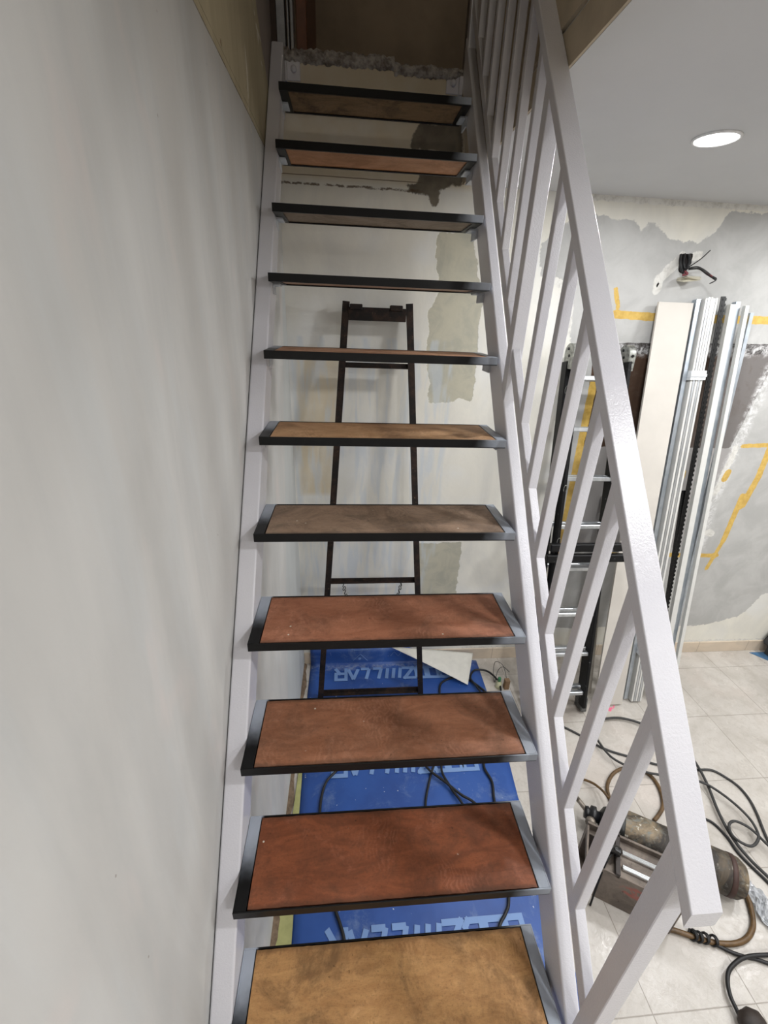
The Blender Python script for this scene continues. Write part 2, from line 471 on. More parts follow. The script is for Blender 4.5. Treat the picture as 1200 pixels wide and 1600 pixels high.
attrs(ob, co[:, [0, 2]], {
    'cream': [('poly', [(-0.2, 2.60), (0.75, 2.60), (0.75, 3.1), (-0.2, 3.1)]), ('poly', [(-0.02, 1.2), (0.16, 1.2), (0.2, 1.95), (-0.02, 1.95)])],
    'skim': [('poly', [(1.2428, 2.5453), (1.3347, 2.5312), (1.5021, 2.5204), (1.5495, 2.4938), (1.5886, 2.5151), (1.6665, 2.4823), (1.7305, 2.4581), (1.8220, 2.4473), (1.8773, 2.4849), (1.9147, 2.5261), (1.9528, 2.5716), (2.0160, 2.5844), (2.1760, 2.5780)] + [(4.4, 2.5), (4.4, 1.0)] + [(3.1011, 0.5528), (3.0057, 0.4510), (2.9561, 0.3455), (2.8409, 0.2776), (2.6896, 0.2376), (2.5026, 0.2320)] + [(2.2235, 0.2291), (1.5502, 0.2382), (1.4921, 0.6537), (1.4583, 1.0120), (1.3960, 1.4790), (1.3643, 1.7516), (1.3323, 1.9982), (1.2905, 2.1399), (1.2407, 2.2783), (1.1216, 2.2890), (1.0873, 2.4183)])],
    'cement': [('poly', [(0.6207, 2.4396), (0.7765, 2.4471), (0.8527, 2.1782), (0.8659, 1.8343), (0.8577, 1.7145), (0.7991, 1.7324), (0.7416, 1.7120), (0.6372, 1.6969), (0.6389, 1.7977), (0.6134, 1.9176), (0.6168, 2.0326), (0.6041, 2.1150), (0.6297, 2.1696), (0.6560, 2.2102), (0.6384, 2.2739), (0.6202, 2.3481)]),
               ('poly', [(0.6404, 0.8887), (0.9069, 0.9040), (0.9027, 0.7317), (0.9149, 0.4711), (0.8857, 0.2685), (0.6954, 0.2741)]), ('cap', [(0.5608, 2.6605), (0.6202, 2.6575), (0.6816, 2.6394)], 0.03)],
    'darkcement': [('poly', [(0.5161, 2.8016), (0.6891, 2.8121), (0.7002, 2.7148), (0.4828, 2.7147), (0.4856, 2.7537)]), ('poly', [(0.4736, 2.6020), (0.5302, 2.6029), (0.5262, 2.6586), (0.7060, 2.6644), (0.7119, 2.6127), (0.6528, 2.6007), (0.6218, 2.5814), (0.6165, 2.5183), (0.5870, 2.5394), (0.5684, 2.5653), (0.4914, 2.5745)])],
    'brown': [('poly', [(1.4523, 2.0079), (2.4224, 2.0384)] + [(2.44, 1.93), (2.38, 1.49), (1.5, 1.49)])],
    'lowgrey': [('poly', [(1.55, 1.49), (2.40, 1.49), (2.33, 0.85), (1.55, 0.85)])],
    'splashbase': [('poly', [(1.4501, 2.0166), (2.4224, 2.0384), (2.4447, 1.9898), (1.4628, 1.9665)])],
    'splash': [('poly', [(1.4516, 2.0108), (2.4266, 2.0294), (2.4475, 1.9836), (1.4643, 1.9605)]), ('cap', [(2.4385, 1.9234), (2.4158, 1.4925), (2.4037, 1.1373), (2.4306, 0.8752)], 0.03)],
    'white': [('cap', [(2.4158, 1.4925), (2.3966, 1.2198)], 0.018), ('cap', [(2.4473, 0.9561), (2.4763, 0.9470)], 0.022), ('cap', [(1.7776, 2.3945), (1.7306, 2.3459), (1.6938, 2.3022), (1.6947, 2.2594)], 0.022), ('cap', [(1.8401, 2.3973), (1.8571, 2.4032)], 0.02),
              ('cap', [(1.2602, 2.2738), (1.2876, 2.1948), (1.3030, 2.0555)], 0.012), ('cap', [(1.1917, 2.2762), (1.2207, 2.2564)], 0.014), ('cap', [(1.3, 2.60), (4.3, 2.60)], 0.012), ('cap', [(1.0, 0.095), (4.3, 0.095)], 0.008)],
    'tape': [('cap', [(1.5147, 2.1452), (1.7801, 2.1378), (2.3727, 2.1472)], 0.018), ('cap', [(1.4920, 2.2513), (1.5256, 2.1763)], 0.011),
             ('cap', [(2.6235, 1.5982), (2.6273, 1.3217), (2.6026, 1.1375)], 0.020), ('cap', [(2.5766, 1.2000), (2.5728, 0.8969)], 0.018), ('cap', [(2.5728, 0.8969), (2.5366, 0.6959)], 0.013), ('cap', [(2.6618, 1.5144), (2.4501, 1.5041)], 0.012),
             ('cap', [(1.7560, 0.8083), (2.5709, 0.7907)], 0.014), ('cap', [(2.1508, 1.3454), (2.1538, 1.3143)], 0.016), ('cap', [(2.4270, 1.3477), (2.4186, 1.3083)], 0.020),
             ('cap', [(1.4901, 1.8316), (1.4966, 1.5162), (1.5093, 1.1362), (1.5252, 0.8106)], 0.020), ('cap', [(1.4699, 0.8021), (1.7583, 0.7991)], 0.012)],
    'hole': [('poly', [(1.7607, 2.4066), (1.8253, 2.4120), (1.8305, 2.3710), (1.8188, 2.3497), (1.8153, 2.3232), (1.7791, 2.3349), (1.7690, 2.3735)]), ('cap', [(1.6936, 2.2728), (1.6981, 2.2891)], 0.006)],
    'cracks': [('cap', [(0.8031, 1.0954), (0.8073, 1.0914)], 0.0015), ('cap', [(-0.0207, 1.7570), (0.0040, 1.7546)], 0.003), ('cap', [(2.2544, 1.5088), (2.6062, 1.5062)], 0.0012), ('cap', [(1.8431, 2.4154), (1.8440, 2.4129)], 0.001)],
    'smear': [('poly', [(-0.04, 0.3), (0.75, 0.3), (0.75, 2.0), (-0.04, 2.0)])],
})
struct(ob)

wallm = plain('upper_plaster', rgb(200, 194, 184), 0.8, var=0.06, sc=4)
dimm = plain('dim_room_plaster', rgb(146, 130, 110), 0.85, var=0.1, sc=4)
ceilm = plain('white_ceiling_paint', rgb(206, 207, 208), 0.8, var=0.02, sc=3)
slabm = plain('beige_slab_face', rgb(196, 182, 160), 0.8, var=0.10, sc=9)
SX = 0.722
struct(link('wall_right', B((XR, XR + 0.1, YN, YW, 0, CEIL)), wallm))
struct(link('wall_behind', B((XW - 0.1, XR + 0.1, YN - 0.1, YN, 0, TOP)), wallm))
# ceiling slab with the stairwell opening; its side shows a joint
struct(link('ceiling', B((SX, XR + 0.1, YN, YW + 0.12, CEIL, 2.965), (XW, SX, YN, -1.5, CEIL, 2.965)), ceilm))
bm = B((SX - 0.006, SX, -1.5, YW, CEIL + 0.001, 2.690), w=0.0)
struct(link('trim_1', bm, slabm))
bm = B((SX - 0.010, SX, -1.5, YW, 2.699, UP), w=0.0)
struct(link('trim_2', bm, slabm))
# upper storey
struct(link('floor_upper', B((SX, XR, YN, YW + 0.1, 2.966, UP), (XW - 0.6, XR, YW + 0.1, 5.2, 2.75, UP - 0.02)), plain('upper_screed', rgb(110, 100, 90), 0.9)))
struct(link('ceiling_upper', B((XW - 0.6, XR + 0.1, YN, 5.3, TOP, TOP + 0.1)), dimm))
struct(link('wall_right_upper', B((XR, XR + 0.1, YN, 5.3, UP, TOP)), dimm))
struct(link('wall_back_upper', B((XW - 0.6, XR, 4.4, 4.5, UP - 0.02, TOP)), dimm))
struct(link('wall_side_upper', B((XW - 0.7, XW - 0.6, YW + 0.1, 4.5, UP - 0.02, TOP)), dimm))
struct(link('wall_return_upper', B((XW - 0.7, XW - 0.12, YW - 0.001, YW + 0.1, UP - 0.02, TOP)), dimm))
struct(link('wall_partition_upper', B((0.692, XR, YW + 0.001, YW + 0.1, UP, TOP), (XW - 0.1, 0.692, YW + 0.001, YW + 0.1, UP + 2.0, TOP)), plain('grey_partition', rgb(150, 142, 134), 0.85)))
# door surround of the dark room upstairs
fm = plain('grey_aluminium_frame', rgb(150, 152, 156), 0.4, 0.6)
wm = plain('dark_brown_timber', rgb(58, 40, 30), 0.6)
df = thing('door_1', 'grey metal door frame with brown timber at the top of the stairs', 'door frame', (0.0, YW, UP))
df['kind'] = 'structure'
link('frame', B((-0.026, 0.004, 0.0, 0.06, -0.04, 2.0), (0.012, 0.018, 0.0, 0.05, -0.04, 2.0), (0.024, 0.034, 0.0, 0.06, -0.04, 2.0), w=0.001), fm, df)
link('jamb', B((-0.0475, -0.027, 0.0, 0.09, -0.04, 2.0)), wm, df)
link('door_leaf', B((0.036, 0.076, 0.10, 0.78, -0.015, 1.98), w=0.002), plain('red_brown_door', rgb(120, 72, 44), 0.5), df)

# broken concrete lip along the top of the wall
bm = bmesh.new()
nx = 240
rows = []
def wob(n_, k_):
    v_ = rng.random(n_ + 40); kk = np.hanning(k_ + 2)[1:-1]; kk /= kk.sum()
    return (np.convolve(v_, kk, 'same')[20:20 + n_] - 0.5) * math.sqrt(k_)
R6 = [wob(nx + 1, 7) + 0.5 * wob(nx + 1, 3) for _ in range(6)]
for i in range(nx + 1):
    xx = -0.046 + 0.735 * i / nx
    dn = 0.016 if i > nx * 0.62 else 0.0
    lo = 2.946 + 0.007 * R6[0][i] - dn * 0.7
    hi = 2.990 + 0.006 * R6[1][i] - dn
    rows.append([bm.verts.new((xx, yy, zz)) for yy, zz in ((YW + 0.09, hi), (YW - 0.004, hi - 0.002), (YW - 0.014 + 0.005 * R6[2][i], hi - 0.012), (YW - 0.018 + 0.006 * R6[3][i], (lo + hi) / 2), (YW - 0.013 + 0.005 * R6[4][i], lo + 0.009), (YW + 0.002, lo), (YW + 0.09, lo))])
for a, b in zip(rows, rows[1:]):
    for j in range(7): bm.faces.new((a[j], a[(j + 1) % 7], b[(j + 1) % 7], b[j]))
bm.faces.new(rows[0]); bm.faces.new(rows[-1][::-1])
t = NT('broken_concrete', 0.95, spec=0.1)
t.bump(t.noise(120, 5), 0.9, 0.004)
o = link('trim_3', bm, t.color(t.mix(t.ramp(t.noise(30, 5, 0.7), 0.35, 0.65), rgb(188, 182, 176), rgb(120, 112, 106))))
struct(o)

# skirting tiles along the back wall
t = NT('beige_skirting_tile', 0.35)
x, y, z = t.xyz()
j = t.math('FRACT', t.math('DIVIDE', t.math('ADD', x, 3.0 - 2.71), TP))
j = t.ramp(t.math('MINIMUM', j, t.math('SUBTRACT', 1.0, j)), 0.006, 0.003)
c = t.mix(t.ramp(t.noise(8, 5, 0.6, 1.0), 0.3, 0.7), rgb(212, 196, 176), rgb(200, 186, 168))
struct(link('baseboard_back', B((XW, XR, YW - 0.009, YW, 0, 0.088), w=0.0015), t.color(t.mix(t.math('MULTIPLY', j, 0.6), c, rgb(120, 106, 92)))))

# dirty plaster edge and yellow tape at the foot of the left wall
bm = bmesh.new()
prev = None
for i in range(90):
    yy = -0.3 + 2.32 * i / 89
    w1 = -0.030 + 0.006 * math.sin(i * 0.7) + 0.006 * rng.random()
    row = [bm.verts.new((XW + 0.0004, yy, 0.0005)), bm.verts.new((w1, yy, 0.0005)), bm.verts.new((w1 - 0.004, yy, 0.006 + 0.006 * rng.random())), bm.verts.new((XW + 0.0004, yy, 0.018 + 0.008 * rng.random()))]
    if prev:
        for k in range(4): bm.faces.new((prev[k], prev[(k + 1) % 4], row[(k + 1) % 4], row[k]))
    else: bm.faces.new(row)
    prev = row
bm.faces.new(prev[::-1])
struct(link('baseboard_left', bm, plain('crumbled_brown_plaster', rgb(132, 112, 92), 0.9, var=0.25, sc=40)))

# made-up window frame, out of view, set round the added fill
struct(link('added_window_1', B((1.25, 1.30, -3.6, -3.55, 0.55, 2.15), (3.60, 3.65, -3.6, -3.55, 0.55, 2.15), (1.30, 3.60, -3.6, -3.55, 0.55, 0.60), (1.30, 3.60, -3.6, -3.55, 2.10, 2.15), (2.43, 2.47, -3.6, -3.565, 0.60, 2.10), w=0.002), M['paint']))
# added lamp, out of view, that lifts the dark upper storey
ul = thing('landing_fill_lamp', 'added round fill lamp on the upper storey ceiling, out of view', 'light', (0.9, 3.3, TOP))
bm = bmesh.new(); lathe(bm, [(0, 0.10), (0.03, 0.10), (0.05, 0.07), (0.055, 0.01)], (0, 0, 0), (0, 0, -1), 30)
link('fill_shade', bm, wallm, ul, True)
for off_, w_ in (((0, 0, -0.08), UPPER_FILL_W),):
    L = bpy.data.lights.new('landing_fill', 'POINT'); L.energy = w_; L.shadow_soft_size = 0.06; L.color = (1.0, 0.92, 0.80)
    lo = bpy.data.objects.new('landing_fill', L); COL.objects.link(lo); lo.location = off_; lo.parent = ul

sl = thing('stairwell_fill_lamp', 'added round fill lamp high above the stairwell, out of view', 'light', (0.36, -0.9, TOP))  # added lamp that brightens the top of the stairwell
bm = bmesh.new(); lathe(bm, [(0, 0.10), (0.03, 0.10), (0.05, 0.07), (0.055, 0.01)], (0, 0, 0), (0, 0, -1), 30)
link('fill_shade', bm, wallm, sl, True)
L = bpy.data.lights.new('stairwell_fill', 'POINT'); L.energy = STAIR_FILL_W; L.shadow_soft_size = 0.12; L.color = (1.0, 0.93, 0.82)
lo = bpy.data.objects.new('stairwell_fill', L); COL.objects.link(lo); lo.location = (0, 0, -0.2); lo.parent = sl

# ---- downlights
em = bpy.data.materials.new('lamp_diffuser')
em.use_nodes = True
b_ = em.node_tree.nodes['Principled BSDF']
b_.inputs['Emission Color'].default_value = (1, 0.99, 0.97, 1)
b_.inputs['Emission Strength'].default_value = 12.0
rimm = plain('lamp_rim_white', rgb(235, 235, 235), 0.4)
for i, (lx, ly) in enumerate(DOWNLIGHTS):
    ll = ['round lit recessed downlight in the ceiling right of the handrail', 'recessed downlight over the middle of the handrail, out of view', 'recessed downlight above the far right tiles, out of view', 'recessed downlight in the middle of the ceiling, out of view',
          'recessed downlight beside the near end of the stairwell, out of view', 'recessed downlight half way to the added window, out of view', 'recessed downlight by the middle of the right wall, out of view', 'recessed downlight in the far right corner, out of view', 'recessed downlight closest to the wall with the added window, out of view'][i]
    k_ = 1.0 if i < 2 else 2.4   # the lamps further off are widened to soften the baluster shadows
    d = thing('ceiling_downlight', ll, 'light', (lx, ly, CEIL), 'recessed ceiling downlights')
    bm = bmesh.new(); lathe(bm, [(-0.0005, 0.064 * k_), (0.004, 0.064 * k_), (0.006, 0.058 * k_), (0.0035, 0.056 * k_), (-0.0005, 0.056 * k_)], (0, 0, 0), (0, 0, -1), 40)
    link('rim', bm, rimm, d, True)
    bm = bmesh.new(); lathe(bm, [(0.0, 0.0555 * k_), (0.003, 0.0555 * k_), (0.0032, 0.001)], (0, 0, 0), (0, 0, -1), 40)
    link('diffuser', bm, em, d)
    L = bpy.data.lights.new('downlight_lamp', 'AREA')
    L.shape = 'DISK'; L.size = 0.108 * k_; L.energy = LIGHT_W * (1.0 if i < 2 else 1.3); L.color = (0.985, 0.99, 1.0)
    lo = bpy.data.objects.new('downlight_lamp', L)
    COL.objects.link(lo); lo.location = (0, 0, -0.0075); lo.parent = d

# ================================================================== THE STAIRCASE
G, W, H, DEP, MS = 0.16278, 0.66347, 0.2, 0.18397, 1.22867
ca = 1 / math.sqrt(1 + MS * MS)
st = thing('steel_staircase', 'steep white steel staircase with wooden treads and railing against the left wall', 'staircase', (0, 0, 0))
def rounded_slope(bm, x0, x1, r, ends, depth, seg=4):
    """box section with rounded edges; ends(x, p) gives its two end points (y, z) at the depth p below the face"""
    sec = []
    for cx, cp, a0 in ((x1 - r, r, 0), (x0 + r, r, 1), (x0 + r, depth - r, 2), (x1 - r, depth - r, 3)):
        for k in range(seg + 1):
            a = math.pi / 2 * (a0 + k / seg)
            sec.append((cx + r * math.cos(a), cp - r * math.sin(a)))
    A = []; Bq = []
    for x, p in sec:
        (ya, za), (yb, zb) = ends(x, p)
        A.append(bm.verts.new((x, ya, za))); Bq.append(bm.verts.new((x, yb, zb)))
    n = len(sec)
    bm.faces.new(A); bm.faces.new(Bq[::-1])
    for i in range(n): bm.faces.new((A[i], Bq[i], Bq[(i + 1) % n], A[(i + 1) % n]))
def stringer(x0, x1, c, depth, y1, name='stringer'):
    v = depth / ca
    y0f = -c / MS; y0b = -(c - v) / MS
    bm = bmesh.new()
    rounded_slope(bm, x0, x1, 0.0045, lambda x, p: ((-(c - p / ca) / MS, 0.0), (y1, c - p / ca + MS * y1)), depth)
    return link(name, bm, M['paint'], st)
stringer(-0.0455, -0.001, 0.51, 0.088, 2.02)
stringer(0.673, 0.7055, 0.57, 0.088, 2.02)

cols = {
    -2: ((150, 105, 70), (135, 95, 62), (100, 75, 52)), -1: ((150, 105, 70), (135, 95, 62), (100, 75, 52)), 0: ((150, 105, 70), (135, 95, 62), (100, 75, 52)),
    1: ((200, 154, 102), (174, 128, 82), (106, 80, 54)), 2: ((150, 88, 58), (122, 70, 46), (80, 54, 40)), 3: ((162, 110, 82), (140, 92, 66), (98, 72, 56)),
    4: ((176, 118, 90), (154, 98, 72), (104, 74, 58)), 5: ((164, 138, 116), (148, 122, 102), (104, 90, 78)), 6: ((205, 162, 120), (186, 142, 100), (142, 110, 82)),
    7: ((196, 146, 112), (170, 124, 92), (140, 100, 74)), 8: ((168, 128, 98), (156, 116, 88), (122, 94, 72)), 9: ((140, 120, 98), (128, 108, 88), (98, 84, 68)),
    10: ((186, 132, 92), (168, 116, 78), (136, 96, 66)), 11: ((138, 112, 82), (120, 96, 70), (66, 54, 42))}
tread_labels = {1: 'tan plywood tread, lowest in view', 2: 'dark red-brown plywood tread with pale scuffs', 5: 'grey-brown plywood tread', 6: 'pale tan plywood tread', 10: 'tread with orange-brown underside', 11: 'topmost tread with dark stained underside'}
for k in range(-2, 12):
    e = bpy.data.objects.new('tread', None)
    COL.objects.link(e); e.parent = st; e.location = (0, k * G, 0.6 + H * k); e.empty_display_size = 0.03
    if k in tread_labels: e['label'] = tread_labels[k]
    TH = 0.0225
    # angle-iron frame
    fb = B((0.0, W, 0.0, 0.003, -TH, 0.0), (0.0, W, DEP - 0.003, DEP, -TH, 0.0), (0.0, 0.003, 0.003, DEP - 0.003, -TH, 0.0), (W - 0.003, W, 0.003, DEP - 0.003, -TH, 0.0),
           (0.003, 0.026, 0.003, DEP - 0.003, -0.003, 0.0), (W - 0.026, W - 0.003, 0.003, DEP - 0.003, -0.003, 0.0),
           (0.003, W - 0.003, 0.003, 0.009, -TH, -TH + 0.003), (0.003, W - 0.003, DEP - 0.010, DEP - 0.003, -TH, -TH + 0.003), (0.003, 0.030, 0.010, DEP - 0.010, -TH, -TH + 0.003), (W - 0.030, W - 0.003, 0.010, DEP - 0.010, -TH, -TH + 0.003), w=0.0006)
    link('tread_frame', fb, M['frame'], e)
    c1, c2, c3 = cols[k]
    wmk = wood('plywood_%d' % (k + 3), rgb(*c1), rgb(*c2), rgb(*c3), amt=0.75 if k in (1, 5, 6, 11) else 0.55, specks={2: 0.07, 3: 0.03, 4: 0.04, 5: 0.02}.get(k, 0.0), seed=k * 1.37)
    bm = bmesh.new()
    nn = 60
    f0, f1, bz, tz = 0.0045, DEP - 0.0045, -TH + 0.004, -0.0008
    rows = []
    for i in range(nn + 1):
        xx = 0.0285 + (W - 0.057) * i / nn
        jf = 0.0014 * rng.random()
        rows.append([bm.verts.new(p) for p in ((xx, f0 + jf, bz), (xx, f0 + jf, tz), (xx, f1 - 0.001 * rng.random(), tz), (xx, f1, bz))])
    for a, b in zip(rows, rows[1:]):
        for j in range(4): bm.faces.new((a[j], a[(j + 1) % 4], b[(j + 1) % 4], b[j]))
    bm.faces.new(rows[0]); bm.faces.new(rows[-1][::-1])
    link('plywood_board', bm, wmk, e)
    # tabs that carry the frame off the stringers
    link('bracket', B((-0.004, 0.020, 0.085, 0.150, -TH - 0.006, -TH - 0.0005), (-0.004, 0.0, 0.085, 0.150, -TH - 0.030, -TH - 0.006), w=0.0006), M['tab'], e)
    link('bracket', B((W - 0.018, W + 0.009, 0.085, 0.150, -TH - 0.006, -TH - 0.0005), (W + 0.003, W + 0.009, 0.085, 0.150, -TH - 0.030, -TH - 0.006), w=0.0006), M['tab'], e)

# plates that bolt the stringers to the wall
for px_, nm in ((0.030, 'mounting_plate'), (0.640, 'mounting_plate')):
    o = link(nm, B((px_ - 0.026, px_ + 0.024, YW - 0.006, YW + 0.001, 2.895, 2.955), (px_ - 0.030 if px_ < .3 else px_ + 0.02, px_ - 0.024 if px_ < .3 else px_ + 0.034, YW - 0.03, YW, 2.885, 2.94), w=0.0008), M['paint'], st)
    bm = bmesh.new(); lathe(bm, [(0, 0.011), (0.004, 0.011), (0.009, 0.008), (0.011, 0.003)], (px_, YW - 0.006, 2.927), (0, -1, 0), 14)
    link('bolt', bm, M['paint'], o, True)

# railing: bottom rail in two lengths, posts, balusters, handrail
def slope_bar(name, x0, x1, c, depth, y0, y1, w=0.002):
    v = depth / ca
    bm = bmesh.new()
    rounded_slope(bm, x0, x1, w, lambda x, p: ((y0, c - p / ca + MS * y0), (y1, c - p / ca + MS * y1)), depth)
    return link(name, bm, M['paint'], st)
CB, CH = 0.71, 1.27
slope_bar('bottom_rail', 0.6785, 0.700, CB, 0.030, 0.170, 1.074)
slope_bar('bottom_rail', 0.6785, 0.700, CB, 0.030, 1.108, 1.985)
slope_bar('handrail', 0.6706, 0.7154, CH, 0.0215, 0.114, 2.03, 0.0025)
def upright(name, x0, x1, y0, y1, cb, zt=None):
    bm = bmesh.new()
    zt0 = (CH - 0.034 + MS * y0) if zt is None else zt
    zt1 = (CH - 0.034 + MS * y1) if zt is None else zt
    prism_x(bm, [(y0, cb + MS * y0), (y1, cb + MS * y1), (y1, zt1), (y0, zt0)], x0, x1)
    bev(bm, 0.0014, 1)
    return link(name, bm, M['paint'], st)
for y0 in (0.271, 0.3815, 0.492, 0.602, 0.7125, 0.8225, 0.934, 1.171, 1.282, 1.393, 1.504, 1.617, 1.730, 1.846):
    upright('baluster', 0.6785, 0.7005, y0, y0 + 0.0225, CB - 0.003)
upright('newel_post', 0.672, 0.7065, 0.145, 0.178, 0.568)
upright('newel_post', 0.675, 0.7085, 1.074, 1.108, 0.568)
upright('newel_post', 0.675, 0.7085, 1.985, 2.018, 0.568)

# ================================================================== UNDER AND BEHIND THE STAIRS
# old trestle ladder
rust = NT('rusty_brown_steel', 0.6, 0.1, 0.25)
nz = rust.noise(18, 5, 0.7)
cc = rust.mix(rust.ramp(nz, 0.4, 0.7), rgb(26, 22, 21), rgb(54, 40, 32))
cc = rust.mix(rust.ramp(rust.noise(70, 4, 0.7), 0.64, 0.72), cc, rgb(120, 96, 76))
M['rust'] = rust.color(cc)
la = thing('trestle_ladder', 'old rusty brown trestle ladder leaning on the wall behind the stairs', 'ladder', (0.375, 1.74, 0))
def lp(x, z): # point on the leaning plane of the ladder
    return Vector((x - 0.375, (1.752 + (1.990 - 1.752) * z / 2.15) - 1.74, max(z, 0.0075)))
def lxl(z): return 0.072 + (0.226 - 0.072) * z / 2.15
def lxr(z): return 0.676 + (0.508 - 0.676) * z / 2.15
ang = [(-0.016, -0.014), (0.016, -0.014), (0.016, -0.010), (-0.012, -0.010), (-0.012, 0.014), (-0.016, 0.014)]
for fx, sgn in ((lxl, 1), (lxr, -1)):
    bm = bmesh.new(); bar(bm, lp(fx(0.0), 0.0), lp(fx(2.15), 2.15), [(sgn * u, v) for u, v in ang] if sgn < 0 else ang)
    bev(bm, 0.0006); link('stile', bm, M['rust'], la)
def rung(z, hgt, nm='rung'):
    bm = bmesh.new(); a = lp(lxl(z) + 0.01, z); b = lp(lxr(z) - 0.01, z)
    bar(bm, a, b, [(-hgt / 2, -0.012), (hgt / 2, -0.012), (hgt / 2, -0.008), (-hgt / 2 + 0.004, -0.008), (-hgt / 2 + 0.004, 0.012), (-hgt / 2, 0.012)], up=(0, 0.1, 1))
    bev(bm, 0.0006)
    return link(nm, bm, M['rust'], la)
rung(0.035, 0.028); r3 = rung(0.775, 0.024); rung(1.885, 0.024)
link('top_bar', B((-0.140, 0.120, 0.228, 0.262, 2.075, 2.130), w=0.002), M['rust'], la)
for xx in (-0.105, 0.075):
    link('hinge', B((xx - 0.028, xx + 0.028, 0.222, 0.262, 2.118, 2.142), w=0.003), M['rust'], la)
for cx, dx in ((-0.165, 0.06), (0.15, -0.07)):
    bm = bmesh.new()
    p = lp(cx + 0.375, 0.765)
    for i in range(14):
        a = p + Vector((dx * i / 14, -0.02 - 0.004 * i, -0.022 * i))
        R = Matrix.Rotation(0.25 if dx > 0 else -0.25, 4, 'Y')
        lk = [a + (R @ Vector((0.006 * math.cos(q) * (1 if i % 2 else 0.2), 0.006 * math.cos(q) * (0.2 if i % 2 else 1), 0.014 * math.sin(q)))) for q in [2 * math.pi * j / 10 for j in range(11)]]
        tube(bm, lk, 0.0022, 5, 1)
    link('chain', bm, M['black_metal'], la, True)

# blue protection sheet with printed lettering
bs = NT('blue_protection_sheet', 0.42)
cc = bs.mix(bs.ramp(bs.noise(3, 4), 0.3, 0.7), rgb(46, 86, 160), rgb(36, 70, 138))
cc = bs.mix(bs.math('MULTIPLY', bs.ramp(bs.noise(5, 6, 0.75, 0.8), 0.52, 0.72), 0.45), cc, rgb(130, 150, 180))
x, y, z = bs.xyz()
band = bs.math('MULTIPLY', bs.ramp(bs.math('ABSOLUTE', bs.math('SUBTRACT', y, 1.985)), 0.035, 0.01), bs.ramp(bs.noise(20, 5, 0.8), 0.4, 0.6))
cc = bs.mix(bs.math('MULTIPLY', band, 0.4), cc, rgb(165, 175, 185))
cc = bs.mix(bs.ramp(bs.noise(60, 2, 0.5), 0.74, 0.78), cc, rgb(190, 196, 205))
bs.bump(bs.noise(8, 3), 0.4, 0.004)
M['sheet'] = bs.color(cc)
def strip(bm, L, R, z=0.003, n=24, wav=0.0015):
    pv = None
    for (lx, ly), (rx, ry) in zip(L, R):
        row = []
        for i in range(n + 1):
            s = i / n
            xx, yy = lx + (rx - lx) * s, ly + (ry - ly) * s
            row.append(bm.verts.new((xx, yy, z + wav * (1 + math.sin(xx * 11 + yy * 5) * math.sin(yy * 9 - xx * 4)))))
        if pv:
            for i in range(n): bm.faces.new((pv[i], pv[i + 1], row[i + 1], row[i]))
        pv = row
def solid(bm, th=0.0015):
    r = bmesh.ops.extrude_face_region(bm, geom=list(bm.faces))
    for v in [g for g in r['geom'] if isinstance(g, bmesh.types.BMVert)]: v.co.z -= th
bm = bmesh.new()
ys = np.linspace(0.25, 2.012, 40)
Lx = np.interp(ys, [0.25, 0.71, 1.235, 1.8, 2.03], [0.030, 0.021, 0.004, -0.008, -0.006])
Rx = np.interp(ys, [0.25, 1.1, 1.3, 1.73, 2.03], [1.03, 1.053, 1.074, 1.094, 1.10])
strip(bm, list(zip(Lx, ys)), list(zip(Rx, ys)))
n_up = 24
prev = None
climb = [(2.012, 0.006, 1.098), (2.018, 0.018, 0.98), (2.0205, 0.05, 0.88), (2.022, 0.09, 0.74), (2.0235, 0.14, 0.60)]
for yy, zz, xr_ in climb:
    row = [bm.verts.new((-0.006 + (xr_ + 0.006) * i / n_up, yy, zz)) for i in range(n_up + 1)]
    if prev:
        for i in range(n_up): bm.faces.new((prev[i], prev[i + 1], row[i + 1], row[i]))
    prev = row
bmesh.ops.remove_doubles(bm, verts=bm.verts, dist=0.003)
r_ = bmesh.ops.extrude_face_region(bm, geom=list(bm.faces))
for v in [g for g in r_['geom'] if isinstance(g, bmesh.types.BMVert)]:
    v.co.z -= 0.0012; v.co.y += 0.0012 if v.co.y > 2.01 else 0.0
sh = link('protection_sheet', bm, M['sheet'], None, True)
tag(sh, 'blue printed floor protection sheet spread under the stairs', 'floor sheet')
lm = plain('pale_blue_print', rgb(118, 150, 200), 0.5, var=0.0)
GL = {
    'G': [[(1, .82), (1, 1), (0, 1), (0, 0), (1, 0), (1, .5), (.5, .5)]], 'O': [[(0, 0), (1, 0), (1, 1), (0, 1), (0, 0)]], 'D': [[(0, 0), (.8, 0), (1, .2), (1, .8), (.8, 1), (0, 1), (0, 0)]],
    'Z': [[(0, 1), (1, 1), (0, 0), (1, 0)]], '/': [[(.2, 0), (.75, 1)]], 'L': [[(.45, 1), (.1, 0), (.95, 0)]], 'A': [[(0, 0), (.5, 1), (1, 0)]], 'R': [[(0, 0), (0, 1), (1, 1), (1, .42), (0, .42)], [(.6, .42), (1, 0)]]}
